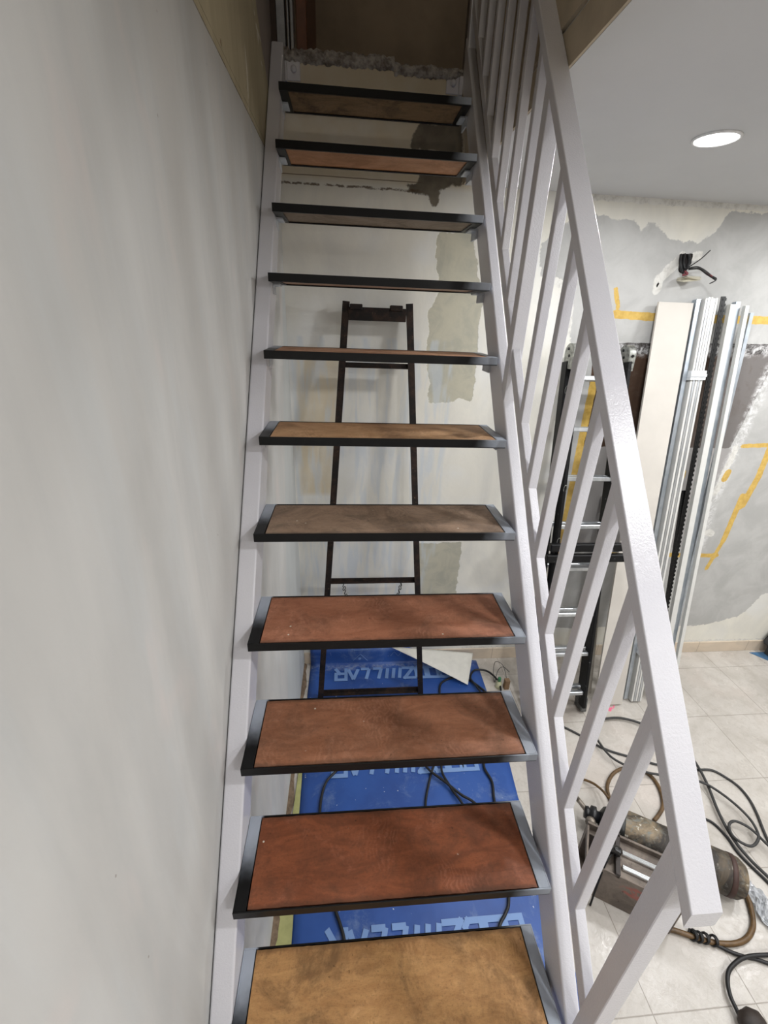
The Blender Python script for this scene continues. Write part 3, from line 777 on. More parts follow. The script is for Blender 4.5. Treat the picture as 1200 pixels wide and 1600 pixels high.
def printed_word(word, xr, yt, width, hgt, sw=0.021):
    """blocky stroke letters, read from the far side of the stairs"""
    bm = bmesh.new()
    ws = [0.42 if c == '/' else 1.0 for c in word]
    unit = width / (sum(ws) + 0.24 * (len(word) - 1))
    u = 0.0
    zi = 0
    for c, wd in zip(word, ws):
        for st_ in GL[c]:
            pp = [Vector((xr - (u + p[0] * wd * unit), yt + (1 - p[1]) * (hgt - sw) + sw / 2, 0.0073)) for p in st_]
            for a, b in zip(pp, pp[1:]):
                zi = (zi + 1) % 9; a = a + Vector((0, 0, zi * 0.00005)); b = b + Vector((0, 0, zi * 0.00005))
                d = (b - a).normalized(); n_ = Vector((-d.y, d.x, 0)) * sw / 2; e_ = d * sw / 2 * (0.0 if c in '/LA' else 1.0)
                q = [a - e_ + n_, a - e_ - n_, b + e_ - n_, b + e_ + n_]
                lo_ = [bm.verts.new(p) for p in q]; hi_ = [bm.verts.new(p + Vector((0, 0, 0.0006))) for p in q]
                bm.faces.new(hi_); bm.faces.new(lo_[::-1])
                for k_ in range(4): bm.faces.new((lo_[k_], lo_[(k_ + 1) % 4], hi_[(k_ + 1) % 4], hi_[k_]))
        u += (wd + 0.24) * unit
    return link('lettering', bm, lm, sh)
for yt, hg in ((1.870, 0.105), (1.250, 0.112), (0.572, 0.105)):
    printed_word('GODZ///LLAR', 0.895, yt, 0.735, hg)
for pts in ([(0.2705, 2.0185, 0.0313), (0.3161, 2.0185, 0.0843), (0.3633, 2.0185, 0.0277)], [(0.2742, 2.0200, 0.1168), (0.3657, 2.0200, 0.1189)], [(0.5148, 2.0185, 0.0604), (0.5386, 2.0190, 0.0973), (0.5659, 2.0185, 0.0584), (0.5892, 2.0190, 0.1009)]):
    bm = bmesh.new(); tube(bm, pts, 0.0020, 4, 1)
    link('printed_icon', bm, lm, sh)
bm = bmesh.new(); lathe(bm, [(0, 0.010), (0.0015, 0.009)], (0.3125, 2.0195, 0.0452), (0, -1, 0), 12)
link('printed_icon', bm, lm, sh)
# folded-back corner showing the white underside
bm = bmesh.new()
A = Vector((0.5060, 2.0100, 0.1498)); Bv = Vector((1.0676, 2.0100, 0.0751)); T = Vector((0.9818, 1.7912, 0.0220))
n = 14
pv = None
for i in range(n + 1):
    s = i / n
    a = A.lerp(T, s); b = Bv.lerp(T, s) if True else T
    row = []
    for k in range(9):
        q = k / 8
        p = a.lerp(b, q); p.z += 0.012 * math.sin(math.pi * s) * (0.4 + 0.6 * q)
        row.append(bm.verts.new(p))
    if pv:
        for k in range(8):
            try: bm.faces.new((pv[k], pv[k + 1], row[k + 1], row[k]))
            except ValueError: pass
    pv = row
bmesh.ops.remove_doubles(bm, verts=bm.verts, dist=0.0008)
solid(bm, 0.0012)
o = link('folded_corner', bm, plain('white_sheet_underside', rgb(224, 222, 214), 0.6, var=0.04), sh, True)
o['label'] = 'white underside of the folded corner'
# tape at its left edge
bm = bmesh.new()
tl = [(-0.036, 0.3), (-0.034, 0.7), (-0.022, 1.0), (-0.014, 1.25), (-0.012, 1.5)]
tr = [(0.034, 0.3), (0.026, 0.7), (0.012, 1.0), (0.007, 1.25), (-0.002, 1.5)]
strip(bm, tl, tr, 0.0068, 4, 0.0002); solid(bm, 0.0006)
tag(link('masking_tape_strip', bm, plain('yellow_green_tape', rgb(178, 178, 120), 0.5, var=0.1)), 'yellow-green tape strip along the left edge of the blue sheet', 'tape')

cab = plain('black_rubber_cable', rgb(26, 26, 28), 0.5, var=0.2, sc=60)
cabg = plain('dusty_grey_cable', rgb(62, 62, 62), 0.6, var=0.25, sc=60)
def cable(name, pts, r, mat, label, cat='cable', group=None, k=6):
    bm = bmesh.new(); tube(bm, pts, r, 8, k)
    o = link(name, bm, mat, None, True)
    return tag(o, label, cat, group)
zc = 0.0125
cable('power_cable', [(0.7897, 1.6620, 0.0135), (0.7952, 1.7475, 0.0135), (0.8223, 1.8218, 0.0135), (0.9048, 1.8601, 0.0135), (0.9888, 1.8458, 0.0135), (1.0562, 1.7755, 0.0135), (1.0927, 1.6949, 0.0135), (1.0770, 1.5585, 0.0135), (1.0009, 1.3988, 0.0135), (0.9320, 1.2748, 0.0135), (0.9473, 1.1839, 0.0135), (0.9300, 1.0893, 0.0135), (0.9122, 0.8837, 0.0135), (0.8696, 0.7228, 0.0135), (0.8405, 0.6764, 0.0135), (0.8062, 0.6423, 0.0135), (0.7496, 0.5501, 0.0135)], 0.0062, cab, 'black cable arching over the white folded sheet corner and down the sheet right side')
cable('power_cable', [(1.1706, 1.7183, 0.0265), (1.1826, 1.8037, 0.0265), (1.1389, 1.8912, 0.0265), (1.0580, 1.9057, 0.0265), (1.0114, 1.8427, 0.0265), (1.0298, 1.7746, 0.0265), (1.0365, 1.6858, 0.0265), (0.9232, 1.5128, 0.0265), (0.7834, 1.3814, 0.0265), (0.7062, 1.2643, 0.0265), (0.7310, 1.1622, 0.0265), (0.7704, 1.0789, 0.0265), (0.7900, 0.9597, 0.0265)], 0.0062, cab, 'black cable looping beside the small bottle behind the stairs')
cable('power_cable', [(0.4305, 1.4669, 0.0135), (0.2892, 1.3982, 0.0135), (0.1742, 1.2819, 0.0135), (0.1230, 1.2170, 0.0135), (0.1051, 1.0963, 0.0135), (0.1279, 0.9312, 0.0135), (0.1599, 0.7946, 0.0135), (0.1869, 0.7223, 0.0135), (0.2046, 0.6812, 0.0135), (0.2192, 0.6368, 0.0135), (0.2351, 0.5358, 0.0135)], 0.0062, cab, 'black cable curving down the left half of the blue sheet')
cable('power_cable', [(0.5634, 1.4116, 0.0265), (0.6325, 1.2683, 0.0265), (0.7112, 1.1885, 0.0265), (0.7752, 1.1230, 0.0265), (0.8295, 1.0813, 0.0265), (0.9335, 0.9512, 0.0265)], 0.0062, cab, 'black cable crossing the blue sheet diagonally between third and second visible treads')
cable('power_cable', [(0.7313, 1.3751, 0.0135), (0.6678, 1.2753, 0.0135), (0.6241, 1.1765, 0.0135), (0.5970, 1.0908, 0.0135), (0.5824, 0.9533, 0.0135)], 0.0055, cab, 'short black cable crossing under the diagonal one on the blue sheet')

# small bottles and block by the back wall
P0 = Vector((1.1755, 1.7827, 0.0000))
bt = thing('small_bottle', 'small whitish bottle with a green cap on the floor behind the stairs', 'bottle', P0)
bm = bmesh.new(); lathe(bm, [(0, 0.016), (0.002, 0.018), (0.042, 0.018), (0.052, 0.009), (0.058, 0.009)], (0, 0, 0), (0, 0, 1), 16)
link('body', bm, plain('milky_plastic', rgb(205, 204, 170), 0.4), bt, True)
bm = bmesh.new(); lathe(bm, [(0.056, 0.011), (0.08, 0.010), (0.084, 0.006)], (0, 0, 0), (0, 0, 1), 14)
link('cap', bm, plain('green_cap', rgb(60, 130, 88), 0.4), bt, True)
P1 = (1.2088, 1.7710, 0.0000)
tag(link('wood_offcut', B((P1[0], P1[0] + 0.03, P1[1] - 0.01, P1[1] + 0.02, 0, 0.07), w=0.002), plain('brown_offcut', rgb(140, 112, 84), 0.7)), 'small brown block beside the green-capped bottle', 'block')
cable('thin_wire', [(1.1624, 1.8209, 0.0040), (1.1643, 1.8612, 0.0500), (1.2198, 1.9800, 0.0195), (1.2204, 1.8630, 0.1000), (1.2522, 1.8380, 0.0040)], 0.0018, cabg, 'thin grey wire bowed up by the back wall behind the stairs', 'wire')
cable('thin_wire', [(1.1665, 1.8207, 0.0040), (1.2017, 1.8805, 0.0400), (1.2415, 1.9020, 0.0500), (1.2917, 1.9016, 0.0040)], 0.0018, cabg, 'lower thin wire arching over the green-capped bottle', 'wire')

# ================================================================== AGAINST THE BACK WALL
alu = NT('brushed_aluminium', 0.32, 0.85)
M['alu'] = alu.color(alu.mix(alu.ramp(alu.noise(30, 3, 0.5, 0, alu.scale(1, 1, 0.1)), 0.3, 0.7), rgb(214, 218, 222), rgb(190, 195, 200)))
galv = NT('galvanised_steel', 0.36, 0.8)
M['galv'] = galv.color(galv.mix(galv.ramp(galv.noise(12, 3), 0.3, 0.7), rgb(196, 204, 212), rgb(170, 180, 190)))
M['wprof'] = plain('white_coated_profile', rgb(212, 212, 208), 0.45, var=0.03)
M['board'] = plain('cream_white_board', rgb(208, 203, 195), 0.7, var=0.04, sc=4)
M['blk'] = NT('scratched_black_ladder', 0.42).m
tt = NT('scratched_black_paint', 0.5, spec=0.25)
M['blk'] = tt.color(tt.mix(tt.ramp(tt.noise(40, 5, 0.75), 0.62, 0.72), rgb(14, 14, 16), rgb(110, 110, 112)))

fl = thing('folding_ladder', 'black folding ladder with aluminium rungs leaning on the back wall behind the railing', 'ladder', (1.45, 1.6, 0))
O = Vector((1.45, 1.6, 0))
def fp(x, z, off=0.0):  # off: in front of the leaning plane
    d = Vector((0, 0.19, 1)).normalized(); nrm = Vector((0, -1, 0.19)).normalized()
    return Vector((x, 1.6 + 0.19 * z, z)) - O + nrm * off
def rail(x, z0, z1, off, w=0.026, d=0.062, dx=0.0):
    bm = bmesh.new(); bar(bm, fp(x, z0, off), fp(x + dx, z1, off), rect(w, d)); bev(bm, 0.003, 1)
    return link('side_rail', bm, M['blk'], fl)
rail(1.286, 0.03, 1.93, -0.004, dx=0.004, d=0.052); rail(1.620, 0.03, 1.93, -0.004, dx=-0.038, d=0.052)
rail(1.312, 0.06, 1.93, 0.052, w=0.020, d=0.050, dx=0.004); rail(1.596, 0.06, 1.93, 0.052, w=0.020, d=0.050, dx=-0.036)
ov = plain('worn_alu_plate', rgb(176, 178, 172), 0.35, 0.7, var=0.3, sc=60)
for z in (0.152, 0.401, 0.641, 0.902, 1.130, 1.376, 1.617, 1.853):
    sh_ = 0.038 * z / 1.9
    for off_, xa, xb in ((-0.004, 1.300, 1.608 - sh_), (0.052, 1.322, 1.588 - sh_)):
        bm = bmesh.new(); bar(bm, fp(xa, z, off_), fp(xb, z, off_), rect(0.022, 0.028), up=(0, 0.19, 1)); bev(bm, 0.003)
        link('rung', bm, M['alu'], fl)
for x in (1.298, 1.572):
    bm = bmesh.new()
    c0 = fp(x, 1.965, 0.024)
    pts = [c0 + Vector((0, 0.045 * math.cos(a), 0.045 * math.sin(a))) for a in [math.pi * i / 12 for i in range(13)]] + [c0 + Vector((0, -0.050, -0.07)), c0 + Vector((0, 0.034, -0.07))]
    a = [bm.verts.new(p + Vector((-0.017, 0, 0))) for p in pts]; b = [bm.verts.new(p + Vector((0.017, 0, 0))) for p in pts]
    bm.faces.new(a); bm.faces.new(b[::-1])
    for i in range(len(a)): bm.faces.new((a[i], b[i], b[(i + 1) % len(a)], a[(i + 1) % len(a)]))
    bev(bm, 0.002)
    hg = link('hinge', bm, ov, fl)
    for q in (-0.02, 0.03):
        for pv_, dv_ in ((Vector((-0.017, q * 0.3, q * 0.6)), (-1, 0, 0)), (Vector((0.0, -0.047, q * 0.6 - 0.02)), (0, -1, 0))):
            bm = bmesh.new(); lathe(bm, [(0, 0.007), (0.003, 0.006)], c0 + pv_, dv_, 10)
            link('rivet', bm, M['black_metal'], hg)
# oval rung ends on the outer faces of the rails
for x, zz, off in ((1.316, (1.80, 1.33, 1.06), 0.048), (1.290, (1.80, 1.52), -0.004)):
    for z in zz:
        bm = bmesh.new(); c0 = fp(x, z, off + 0.030)
        lk = [c0 + Vector((0.008 * math.cos(q), 0.0, 0.019 * math.sin(q))) for q in [2 * math.pi * j / 12 for j in range(13)]]
        tube(bm, lk, 0.0018, 5, 1)
        link('rung_end', bm, ov, fl)
# stabiliser bars across the ladder
for z, off, x0, x1 in ((0.978, 0.100, 1.245, 1.70), (1.035, 0.100, 1.26, 1.69)):
    bm = bmesh.new(); bar(bm, fp(x0, z, off), fp(x1, z, off), rect(0.040, 0.036), up=(0, 0.19, 1)); bev(bm, 0.004)
    o = link('stabiliser_bar', bm, M['blk'], fl)
for x in (1.286, 1.620):
    bm = bmesh.new(); bar(bm, fp(x, 0.002, 0.0) + Vector((0, 0, 0.006)), fp(x, 0.10, 0.0), rect(0.036, 0.078)); bev(bm, 0.004)
    link('rubber_foot', bm, plain('grey_rubber_foot', rgb(96, 96, 94), 0.8, var=0.3, sc=50), fl)

def leaner(name, top, foot, sec, mat, label, cat, z0=0.012, zt=None, up=(1, 0, 0), bevw=0.0008):
    """a long profile from its foot on the floor to its top at the wall"""
    root_ = Vector((foot[0], foot[1], 0))
    bm = bmesh.new()
    bar(bm, Vector((0, 0, z0)), Vector(top) - root_, sec, up=up)
    bev(bm, bevw)
    o = link(name, bm, mat, None, False, root_)
    if label: tag(o, label, cat)
    return o
# boards
leaner('drywall_board', (1.787, 2.012, 2.205), (1.80, 1.615), rect(0.176, 0.012), M['board'], 'wide cream white board leaning right of the black ladder', 'board')
leaner('drywall_board', (1.712, 2.025, 1.20), (1.715, 1.70), rect(0.05, 0.010), plain('grey_board', rgb(176, 170, 160), 0.7), 'narrow shorter grey-beige board leaning between ladder and white board', 'board')
def channel(w, d, tk=0.0015): return [(-w/2, d/2), (-w/2, -d/2), (w/2, -d/2), (w/2, d/2), (w/2 - tk, d/2), (w/2 - tk, -d/2 + tk), (-w/2 + tk, -d/2 + tk), (-w/2 + tk, d/2)]
def lerp3(a, b, s): return tuple(a[i] + (b[i] - a[i]) * s for i in range(3))
# grey track right beside the board
leaner('metal_track', (1.893, 2.018, 2.222), (1.935, 1.660), channel(0.022, 0.030), M['galv'], 'single grey metal track between white board and strapped bundle', 'metal profile')
# strapped bundle of white C-profiles: five counted pieces
bt0, bt1 = Vector((1.912, 2.005, 2.228)), Vector((1.978, 2.005, 2.236))
for i in range(5):
    s = i / 4
    leaner('metal_stud', (1.918 + 0.013 * i, 2.004, 2.226 + 0.003 * (i % 3)), (1.962 + 0.0135 * i, 1.640), channel(0.011, 0.034, 0.0012), M['alu'] if i % 2 else M['wprof'], None, None)
for i, o in enumerate([o for o in bpy.data.objects if o.name.startswith('metal_stud')]):
    tag(o, ['leftmost of the five thin studs in the strapped bundle', 'second stud from the left in the strapped bundle', 'middle stud of the five in the strapped bundle', 'second stud from the right in the strapped bundle', 'rightmost of the five thin studs in the strapped bundle'][i], 'metal profile', 'studs strapped in one bundle')
wrapm = NT('clear_wrap', 0.25).m
wt = NT('white_plastic_wrap', 0.3)
M['wrap'] = wt.color(wt.mix(wt.ramp(wt.noise(50, 3), 0.3, 0.7), rgb(225, 228, 230), rgb(195, 200, 204)))
def wrap(s, label):
    c0 = Vector((1.988, 1.640, 0)).lerp(Vector((1.944, 2.004, 2.23)), s)
    bm = bmesh.new()
    ax = (Vector((1.944, 2.004, 2.23)) - Vector((1.988, 1.640, 0))).normalized()
    for u0, u1, v0, v1 in ((-0.040, 0.040, -0.0235, -0.0215), (-0.040, 0.040, 0.0215, 0.0235), (-0.040, -0.038, -0.0215, 0.0215), (0.038, 0.040, -0.0215, 0.0215)):
        bar(bm, c0 - ax * 0.022, c0 + ax * 0.022, [(u0, v0), (u1, v0), (u1, v1), (u0, v1)])
    bar(bm, c0 - ax * 0.006 + Vector((0, -0.002, 0)), c0 + ax * 0.006 + Vector((0, -0.002, 0)), [(-0.042, -0.0245), (0.042, -0.0245), (0.042, -0.0225), (-0.042, -0.0225)])
    o = link('plastic_strap', bm, M['wrap'], None, False)
    tag(o, label, 'plastic strap')
wrap(0.845, 'clear plastic wrap around the upper part of the stud bundle')
wrap(0.16, 'white plastic wrap around the foot of the stud bundle')
# black perforated edge trims
def perforated(name, top, foot, w, label, z0=0.01, dens=90):
    root_ = Vector((foot[0], foot[1], 0)); bm = bmesh.new()
    a = Vector((0, 0, z0)); b = Vector(top) - root_
    bar(bm, a, b, [(-w/2, -0.003), (w/2, -0.003), (w/2, 0.0), (-w/2, 0.0)])
    n_ = dens
    d = (b - a)
    for i in range(n_):
        c0 = a + d * ((i + 0.5) / n_)
        bar(bm, c0 - d * (0.25 / n_), c0 + d * (0.25 / n_), [(w/2, -0.003), (w/2 + 0.005, -0.003), (w/2 + 0.005, -0.001), (w/2, -0.001)])
        bar(bm, c0 - d * (0.2 / n_), c0 + d * (0.2 / n_), [(-0.0025, -0.0045), (0.0025, -0.0045), (0.0025, -0.003), (-0.0025, -0.003)])
    o = link(name, bm, M['black_metal'], None, False, root_)
    tag(o, label, 'trim profile')
perforated('perforated_trim', (2.018, 2.012, 2.240), (2.105, 1.665), 0.024, 'tall black perforated trim between white studs and white profile')
perforated('perforated_trim', (2.038, 1.875, 1.30), (2.092, 1.632), 0.020, 'shorter black comb-edged trim in front of the tall black one')
leaner('white_profile', (2.066, 2.000, 2.207), (2.136, 1.640), channel(0.032, 0.022, 0.003), M['wprof'], 'white rectangular profile right of the black trims', 'metal profile')
leaner('silver_profile', (2.100, 2.018, 2.220), (2.176, 1.655), channel(0.024, 0.026), M['galv'], 'silver channel with bluish sheen right of the white profile', 'metal profile')
leaner('silver_profile', (2.126, 1.985, 2.203), (2.2035, 1.622), channel(0.020, 0.020), M['wprof'], 'slim pale profile touching the bluish silver channel', 'metal profile')
leaner('silver_profile', (2.199, 2.026, 2.175), (2.240, 1.742), channel(0.020, 0.022), M['galv'], 'rightmost and shortest leaning profile, round-edged grey metal', 'metal profile')

# wall hole with broken socket and cable ends
wh = thing('cable_outlet', 'cable ends poking out of a broken hole in the back wall', 'cable outlet', (1.8053, 2.0420, 2.3699))
WO = Vector((1.8053, 2.0420, 2.3699))
pw = lambda *a: [Vector(p) - WO for p in a]
bm = bmesh.new()
tube(bm, pw((1.7851, 2.0400, 2.4049), (1.7716, 2.0150, 2.3711), (1.7789, 2.0000, 2.3444), (1.7807, 1.9850, 2.3508)), 0.006, 6); tube(bm, pw((1.8047, 2.0400, 2.4032), (1.7940, 2.0100, 2.3767), (1.7864, 2.0000, 2.3498)), 0.007, 6)
tube(bm, pw((1.7664, 2.0400, 2.4041), (1.7578, 2.0150, 2.3653), (1.7754, 2.0050, 2.3292)), 0.006, 6)
link('cable_bunch', bm, cab, wh, True)
bm = bmesh.new()
tube(bm, pw((1.7935, 2.0000, 2.3476), (1.8050, 1.9600, 2.3497), (1.8241, 1.9300, 2.3329), (1.8461, 1.9100, 2.3123), (1.8630, 1.9000, 2.3023), (1.8607, 1.9000, 2.2921), (1.8404, 1.9000, 2.2812)), 0.0028, 6)
tube(bm, pw((1.7953, 2.0000, 2.3425), (1.8176, 1.9650, 2.3431), (1.8425, 1.9400, 2.3219), (1.8699, 1.9100, 2.2982)), 0.0035, 6)
tube(bm, pw((1.7895, 2.0000, 2.3500), (1.7949, 1.9700, 2.3652), (1.7985, 1.9400, 2.3823), (1.8035, 1.9100, 2.4083)), 0.0024, 6)
link('loose_wire', bm, cabg, wh, True)
bm = bmesh.new()
redm = plain('dull_red_insulation', rgb(120, 52, 58), 0.5)
tube(bm, pw((1.7794, 2.0000, 2.3341), (1.7881, 1.9900, 2.3234), (1.7723, 2.0000, 2.3183)), 0.005, 6)
link('red_wire', bm, redm, wh, True)
bm = bmesh.new(); tube(bm, pw((1.8320, 1.9300, 2.3282), (1.8461, 1.9050, 2.3094)), 0.003, 6)
link('red_wire', bm, redm, wh, True)
bm = bmesh.new()
q = pw((1.7793, 2.0450, 2.3033), (1.7957, 1.9900, 2.3108), (1.8659, 1.9950, 2.3114), (1.8673, 2.0000, 2.3014), (1.7811, 1.9900, 2.2893), (1.7811, 2.0450, 2.2980))
a = [bm.verts.new(p) for p in q]; b = [bm.verts.new(p + Vector((0, 0.012, 0.006))) for p in q]
bm.faces.new(a); bm.faces.new(b[::-1])
for i in range(6): bm.faces.new((a[i], b[i], b[(i + 1) % 6], a[(i + 1) % 6]))
link('plaster_lump', bm, plain('cream_plaster_lump', rgb(205, 200, 182), 0.9), wh)

# far right corner: blue mat and dark case
o = link('blue_mat', B((3.10, 3.6, 1.70, 2.01, 0.0005, 0.004)), plain('steel_blue_plastic', rgb(82, 122, 160), 0.5), None)
for v_ in o.data.vertices:
    if v_.co.x < 3.2 and v_.co.y < 1.8: v_.co.x = 3.36
tag(o, 'blue plastic mat on the floor in the far right corner', 'mat')
bm = B((3.165, 3.6, 1.90, 2.025, 0.085, 0.5), w=0.012, seg=2)
cs = link('dark_case', bm, plain('dark_grey_plastic', rgb(52, 52, 54), 0.5), None)
for v_ in cs.data.vertices:
    if v_.co.x < 3.3: v_.co.x += (v_.co.z - 0.085) * 0.35
tag(cs, 'dark grey case standing on the blue mat at the right edge', 'case')
dfm = plain('dark_foot', rgb(60, 60, 60), 0.6)
for fx_ in (3.20, 3.5): link('foot', B((fx_, fx_ + 0.04, 1.93, 2.0, 0.0045, 0.09), w=0.003), dfm, cs)

# ================================================================== ON THE TILES
# gas cylinder
gc = NT('grimy_cylinder_paint', 0.6, 0.2)
n1 = gc.noise(9, 6, 0.7, 1.2)
cc = gc.mix(gc.ramp(n1, 0.38, 0.62), rgb(146, 130, 106), rgb(52, 48, 44))
cc = gc.mix(gc.ramp(gc.noise(16, 5, 0.7, 2.0), 0.5, 0.64), cc, rgb(120, 122, 116))
cc = gc.mix(gc.ramp(gc.noise(45, 3, 0.6), 0.62, 0.7), cc, rgb(196, 190, 176))
cc = gc.mix(gc.math('MULTIPLY', gc.ramp(gc.noise(4, 4), 0.5, 0.62), 0.7), cc, rgb(48, 42, 38))
gc.bump(gc.noise(60, 4), 0.4, 0.002)
M['cyl'] = gc.color(cc)
CA = Vector((1.372, 0.951, 0.0765)); CBv = Vector((1.812, 0.697, 0.0765))
ax = (CBv - CA).normalized()
Lc = (CBv - CA).length
ey = thing('gas_cylinder', 'grimy grey-brown gas cylinder lying on the tiles under the handrail', 'gas cylinder', (CA.x, CA.y, 0))
CO = Vector((CA.x, CA.y, 0))
bm = bmesh.new()
lathe(bm, [(0.0, 0.030), (0.012, 0.048), (0.035, 0.066), (0.06, 0.0745), (0.085, 0.076), (0.5 * Lc, 0.076), (Lc - 0.03, 0.076), (Lc - 0.012, 0.074), (Lc + 0.01, 0.060), (Lc + 0.018, 0.040), (Lc + 0.019, 0.002)], CA - CO, ax, 40)
link('body', bm, M['cyl'], ey, True)
bm = bmesh.new(); lathe(bm, [(Lc - 0.048, 0.0765), (Lc - 0.047, 0.078), (Lc - 0.030, 0.0778), (Lc - 0.029, 0.0762)], CA - CO, ax, 40)
o = link('band', bm, plain('dark_red_brown_band', rgb(72, 50, 44), 0.6), ey, True)
bm = bmesh.new(); lathe(bm, [(-0.012, 0.030), (0.0, 0.050), (0.03, 0.066), (0.055, 0.0755), (0.075, 0.0775), (0.078, 0.0765)], CA - CO, ax, 30)
o = link('shoulder_cover', bm, plain('black_grease', rgb(34, 36, 34), 0.4, var=0.3, sc=30), ey, True)
bm = bmesh.new(); lathe(bm, [(-0.075, 0.006), (-0.074, 0.024), (-0.062, 0.028), (-0.055, 0.022), (-0.05, 0.036), (-0.03, 0.038), (-0.024, 0.024), (-0.005, 0.026)], CA - CO, ax, 20)
vv = link('valve', bm, plain('black_rubber', rgb(24, 25, 28), 0.35), ey, True)
bm = bmesh.new(); pq = CA - CO - ax * 0.055
tube(bm, [pq + Vector((0, 0, 0.0)), pq + Vector((-0.03, 0.05, 0.02)), pq + Vector((-0.055, 0.05, 0.05))], 0.011, 8)
lathe(bm, [(0, 0.020), (0.018, 0.020)], pq + Vector((-0.015, -0.04, 0.015)), (-0.6, -0.5, 0.3), 14)
link('gauge', bm, plain('worn_brass_grey', rgb(150, 140, 128), 0.4, 0.4, var=0.3, sc=50), vv, True)

# steel tool case with chrome rails
Uv = Vector((0.866, -0.5, 0)); Nv = Vector((0.5, 0.866, 0))
RB = Matrix(((Uv.x, Nv.x, 0, 0), (Uv.y, Nv.y, 0, 0), (0, 0, 1, 0), (0, 0, 0, 1)))
def rb(name, boxes, mat, parent, w=0.001):
    bm = bmesh.new()
    for q in boxes: box(bm, *q, mat=RB)
    bev(bm, w)
    return link(name, bm, mat, parent)
bx = thing('steel_tool_case', 'dirty grey steel tool case with two chrome rails beside the gas cylinder', 'tool case', (0, 0, 0))
sc_ = NT('dirty_grey_steel', 0.5, 0.35)
cc = sc_.mix(sc_.ramp(sc_.noise(9, 6, 0.7, 0.8), 0.35, 0.65), rgb(124, 113, 103), rgb(92, 83, 76))
cc = sc_.mix(sc_.ramp(sc_.noise(50, 4, 0.7), 0.62, 0.72), cc, rgb(64, 52, 46))
x, y, z = sc_.xyz()
dd_ = sc_.math('ADD', sc_.math('POWER', sc_.math('DIVIDE', sc_.math('SUBTRACT', x, 1.335), 0.06), 2.0), sc_.math('POWER', sc_.math('DIVIDE', sc_.math('SUBTRACT', z, 0.135), 0.035), 2.0))
rd = sc_.math('MULTIPLY', sc_.ramp(dd_, 1.2, 0.6), sc_.ramp(sc_.noise(40, 4), 0.4, 0.55))
ns = sc_.math('ADD', sc_.math('MULTIPLY', x, 0.5), sc_.math('MULTIPLY', y, 0.866))
rd = sc_.math('MULTIPLY', rd, sc_.ramp(ns, 1.232, 1.228))
cc = sc_.mix(sc_.math('MULTIPLY', rd, 0.7), cc, rgb(160, 78, 70))
M['case'] = sc_.color(cc)
bt_ = (0.632, 0.965, 1.226, 1.385, 0.001, 0.178)
rb('body', [(0.632, 0.965, 1.226, 1.230, 0.001, 0.190), (0.632, 0.965, 1.375, 1.385, 0.001, 0.198), (0.955, 0.965, 1.230, 1.375, 0.001, 0.190), (0.690, 0.955, 1.230, 1.375, 0.150, 0.176), (0.632, 0.955, 1.230, 1.375, 0.001, 0.004), (0.688, 0.692, 1.230, 1.375, 0.004, 0.15), (0.632, 0.64, 1.230, 1.375, 0.165, 0.19), (0.632, 0.690, 1.355, 1.375, 0.004, 0.165), (0.632, 0.69, 1.230, 1.24, 0.004, 0.165)], M['case'], bx)
M['chrome'] = plain('chrome', rgb(235, 238, 240), 0.15, 1.0, var=0.02)
for n0 in (1.262, 1.318):
    rb('chrome_rail', [(0.762, 0.950, n0, n0 + 0.018, 0.1765, 0.188)], M['chrome'], bx, 0.002)['label'] = 'shiny chrome rail'
rb('strap', [(0.735, 0.752, 1.226, 1.384, 0.1765, 0.200), (0.735, 0.752, 1.375, 1.387, 0.1985, 0.206)], plain('dark_brown_strap', rgb(46, 36, 32), 0.5), bx, 0.001)
bm = bmesh.new()
tube(bm, [RB @ Vector(p) for p in ((0.745, 1.300, 0.215), (0.715, 1.300, 0.222), (0.685, 1.300, 0.220))], 0.020, 10, radii=[0.018, 0.022, 0.020])
link('handle', bm, plain('glossy_black_plastic', rgb(18, 18, 20), 0.2), bx, True)
bm = bmesh.new()
tube(bm, [RB @ Vector(p) for p in ((0.725, 1.295, 0.21), (0.700, 1.245, 0.205), (0.690, 1.205, 0.09), (0.688, 1.185, 0.006))], 0.004, 6)
link('rod', bm, M['black_metal'], bx, True)

# hoses and cables on the tiles
hose = plain('brown_rubber_hose', rgb(108, 82, 50), 0.45, var=0.25, sc=40)
cable('rubber_hose', [(1.5041, 1.0327, 0.0090), (1.4998, 1.0746, 0.0090), (1.5221, 1.1357, 0.0090), (1.5820, 1.1914, 0.0090), (1.6503, 1.2184, 0.0090), (1.7135, 1.2184, 0.0090), (1.7615, 1.1952, 0.0090), (1.7820, 1.1538, 0.0090), (1.7758, 1.0961, 0.0090), (1.7428, 1.0308, 0.0090), (1.6964, 0.9927, 0.0090), (1.6530, 0.9671, 0.0090)], 0.0085, hose, 'brown hose loop on the tiles just behind the gas cylinder', 'hose')
cable('rubber_hose', [(1.4104, 1.1723, 0.0120), (1.4286, 1.1595, 0.0200), (1.4515, 1.1324, 0.0300), (1.4607, 1.0879, 0.0500), (1.4507, 1.0396, 0.0800)], 0.006, hose, 'short brown hose end by the valve of the gas cylinder', 'hose')
cable('rubber_hose', [(1.8513, 0.6857, 0.0095), (1.8406, 0.6525, 0.0095), (1.8137, 0.6057, 0.0095), (1.7831, 0.5729, 0.0095), (1.7347, 0.5462, 0.0095), (1.6804, 0.5353, 0.0095), (1.6193, 0.5393, 0.0095), (1.5653, 0.5519, 0.0095), (1.5208, 0.5676, 0.0095), (1.4808, 0.5831, 0.0095), (1.4550, 0.5904, 0.0095)], 0.0095, hose, 'brown hose curving from the cylinder base to a taped joint', 'hose')
CT = 'dusty black cable'
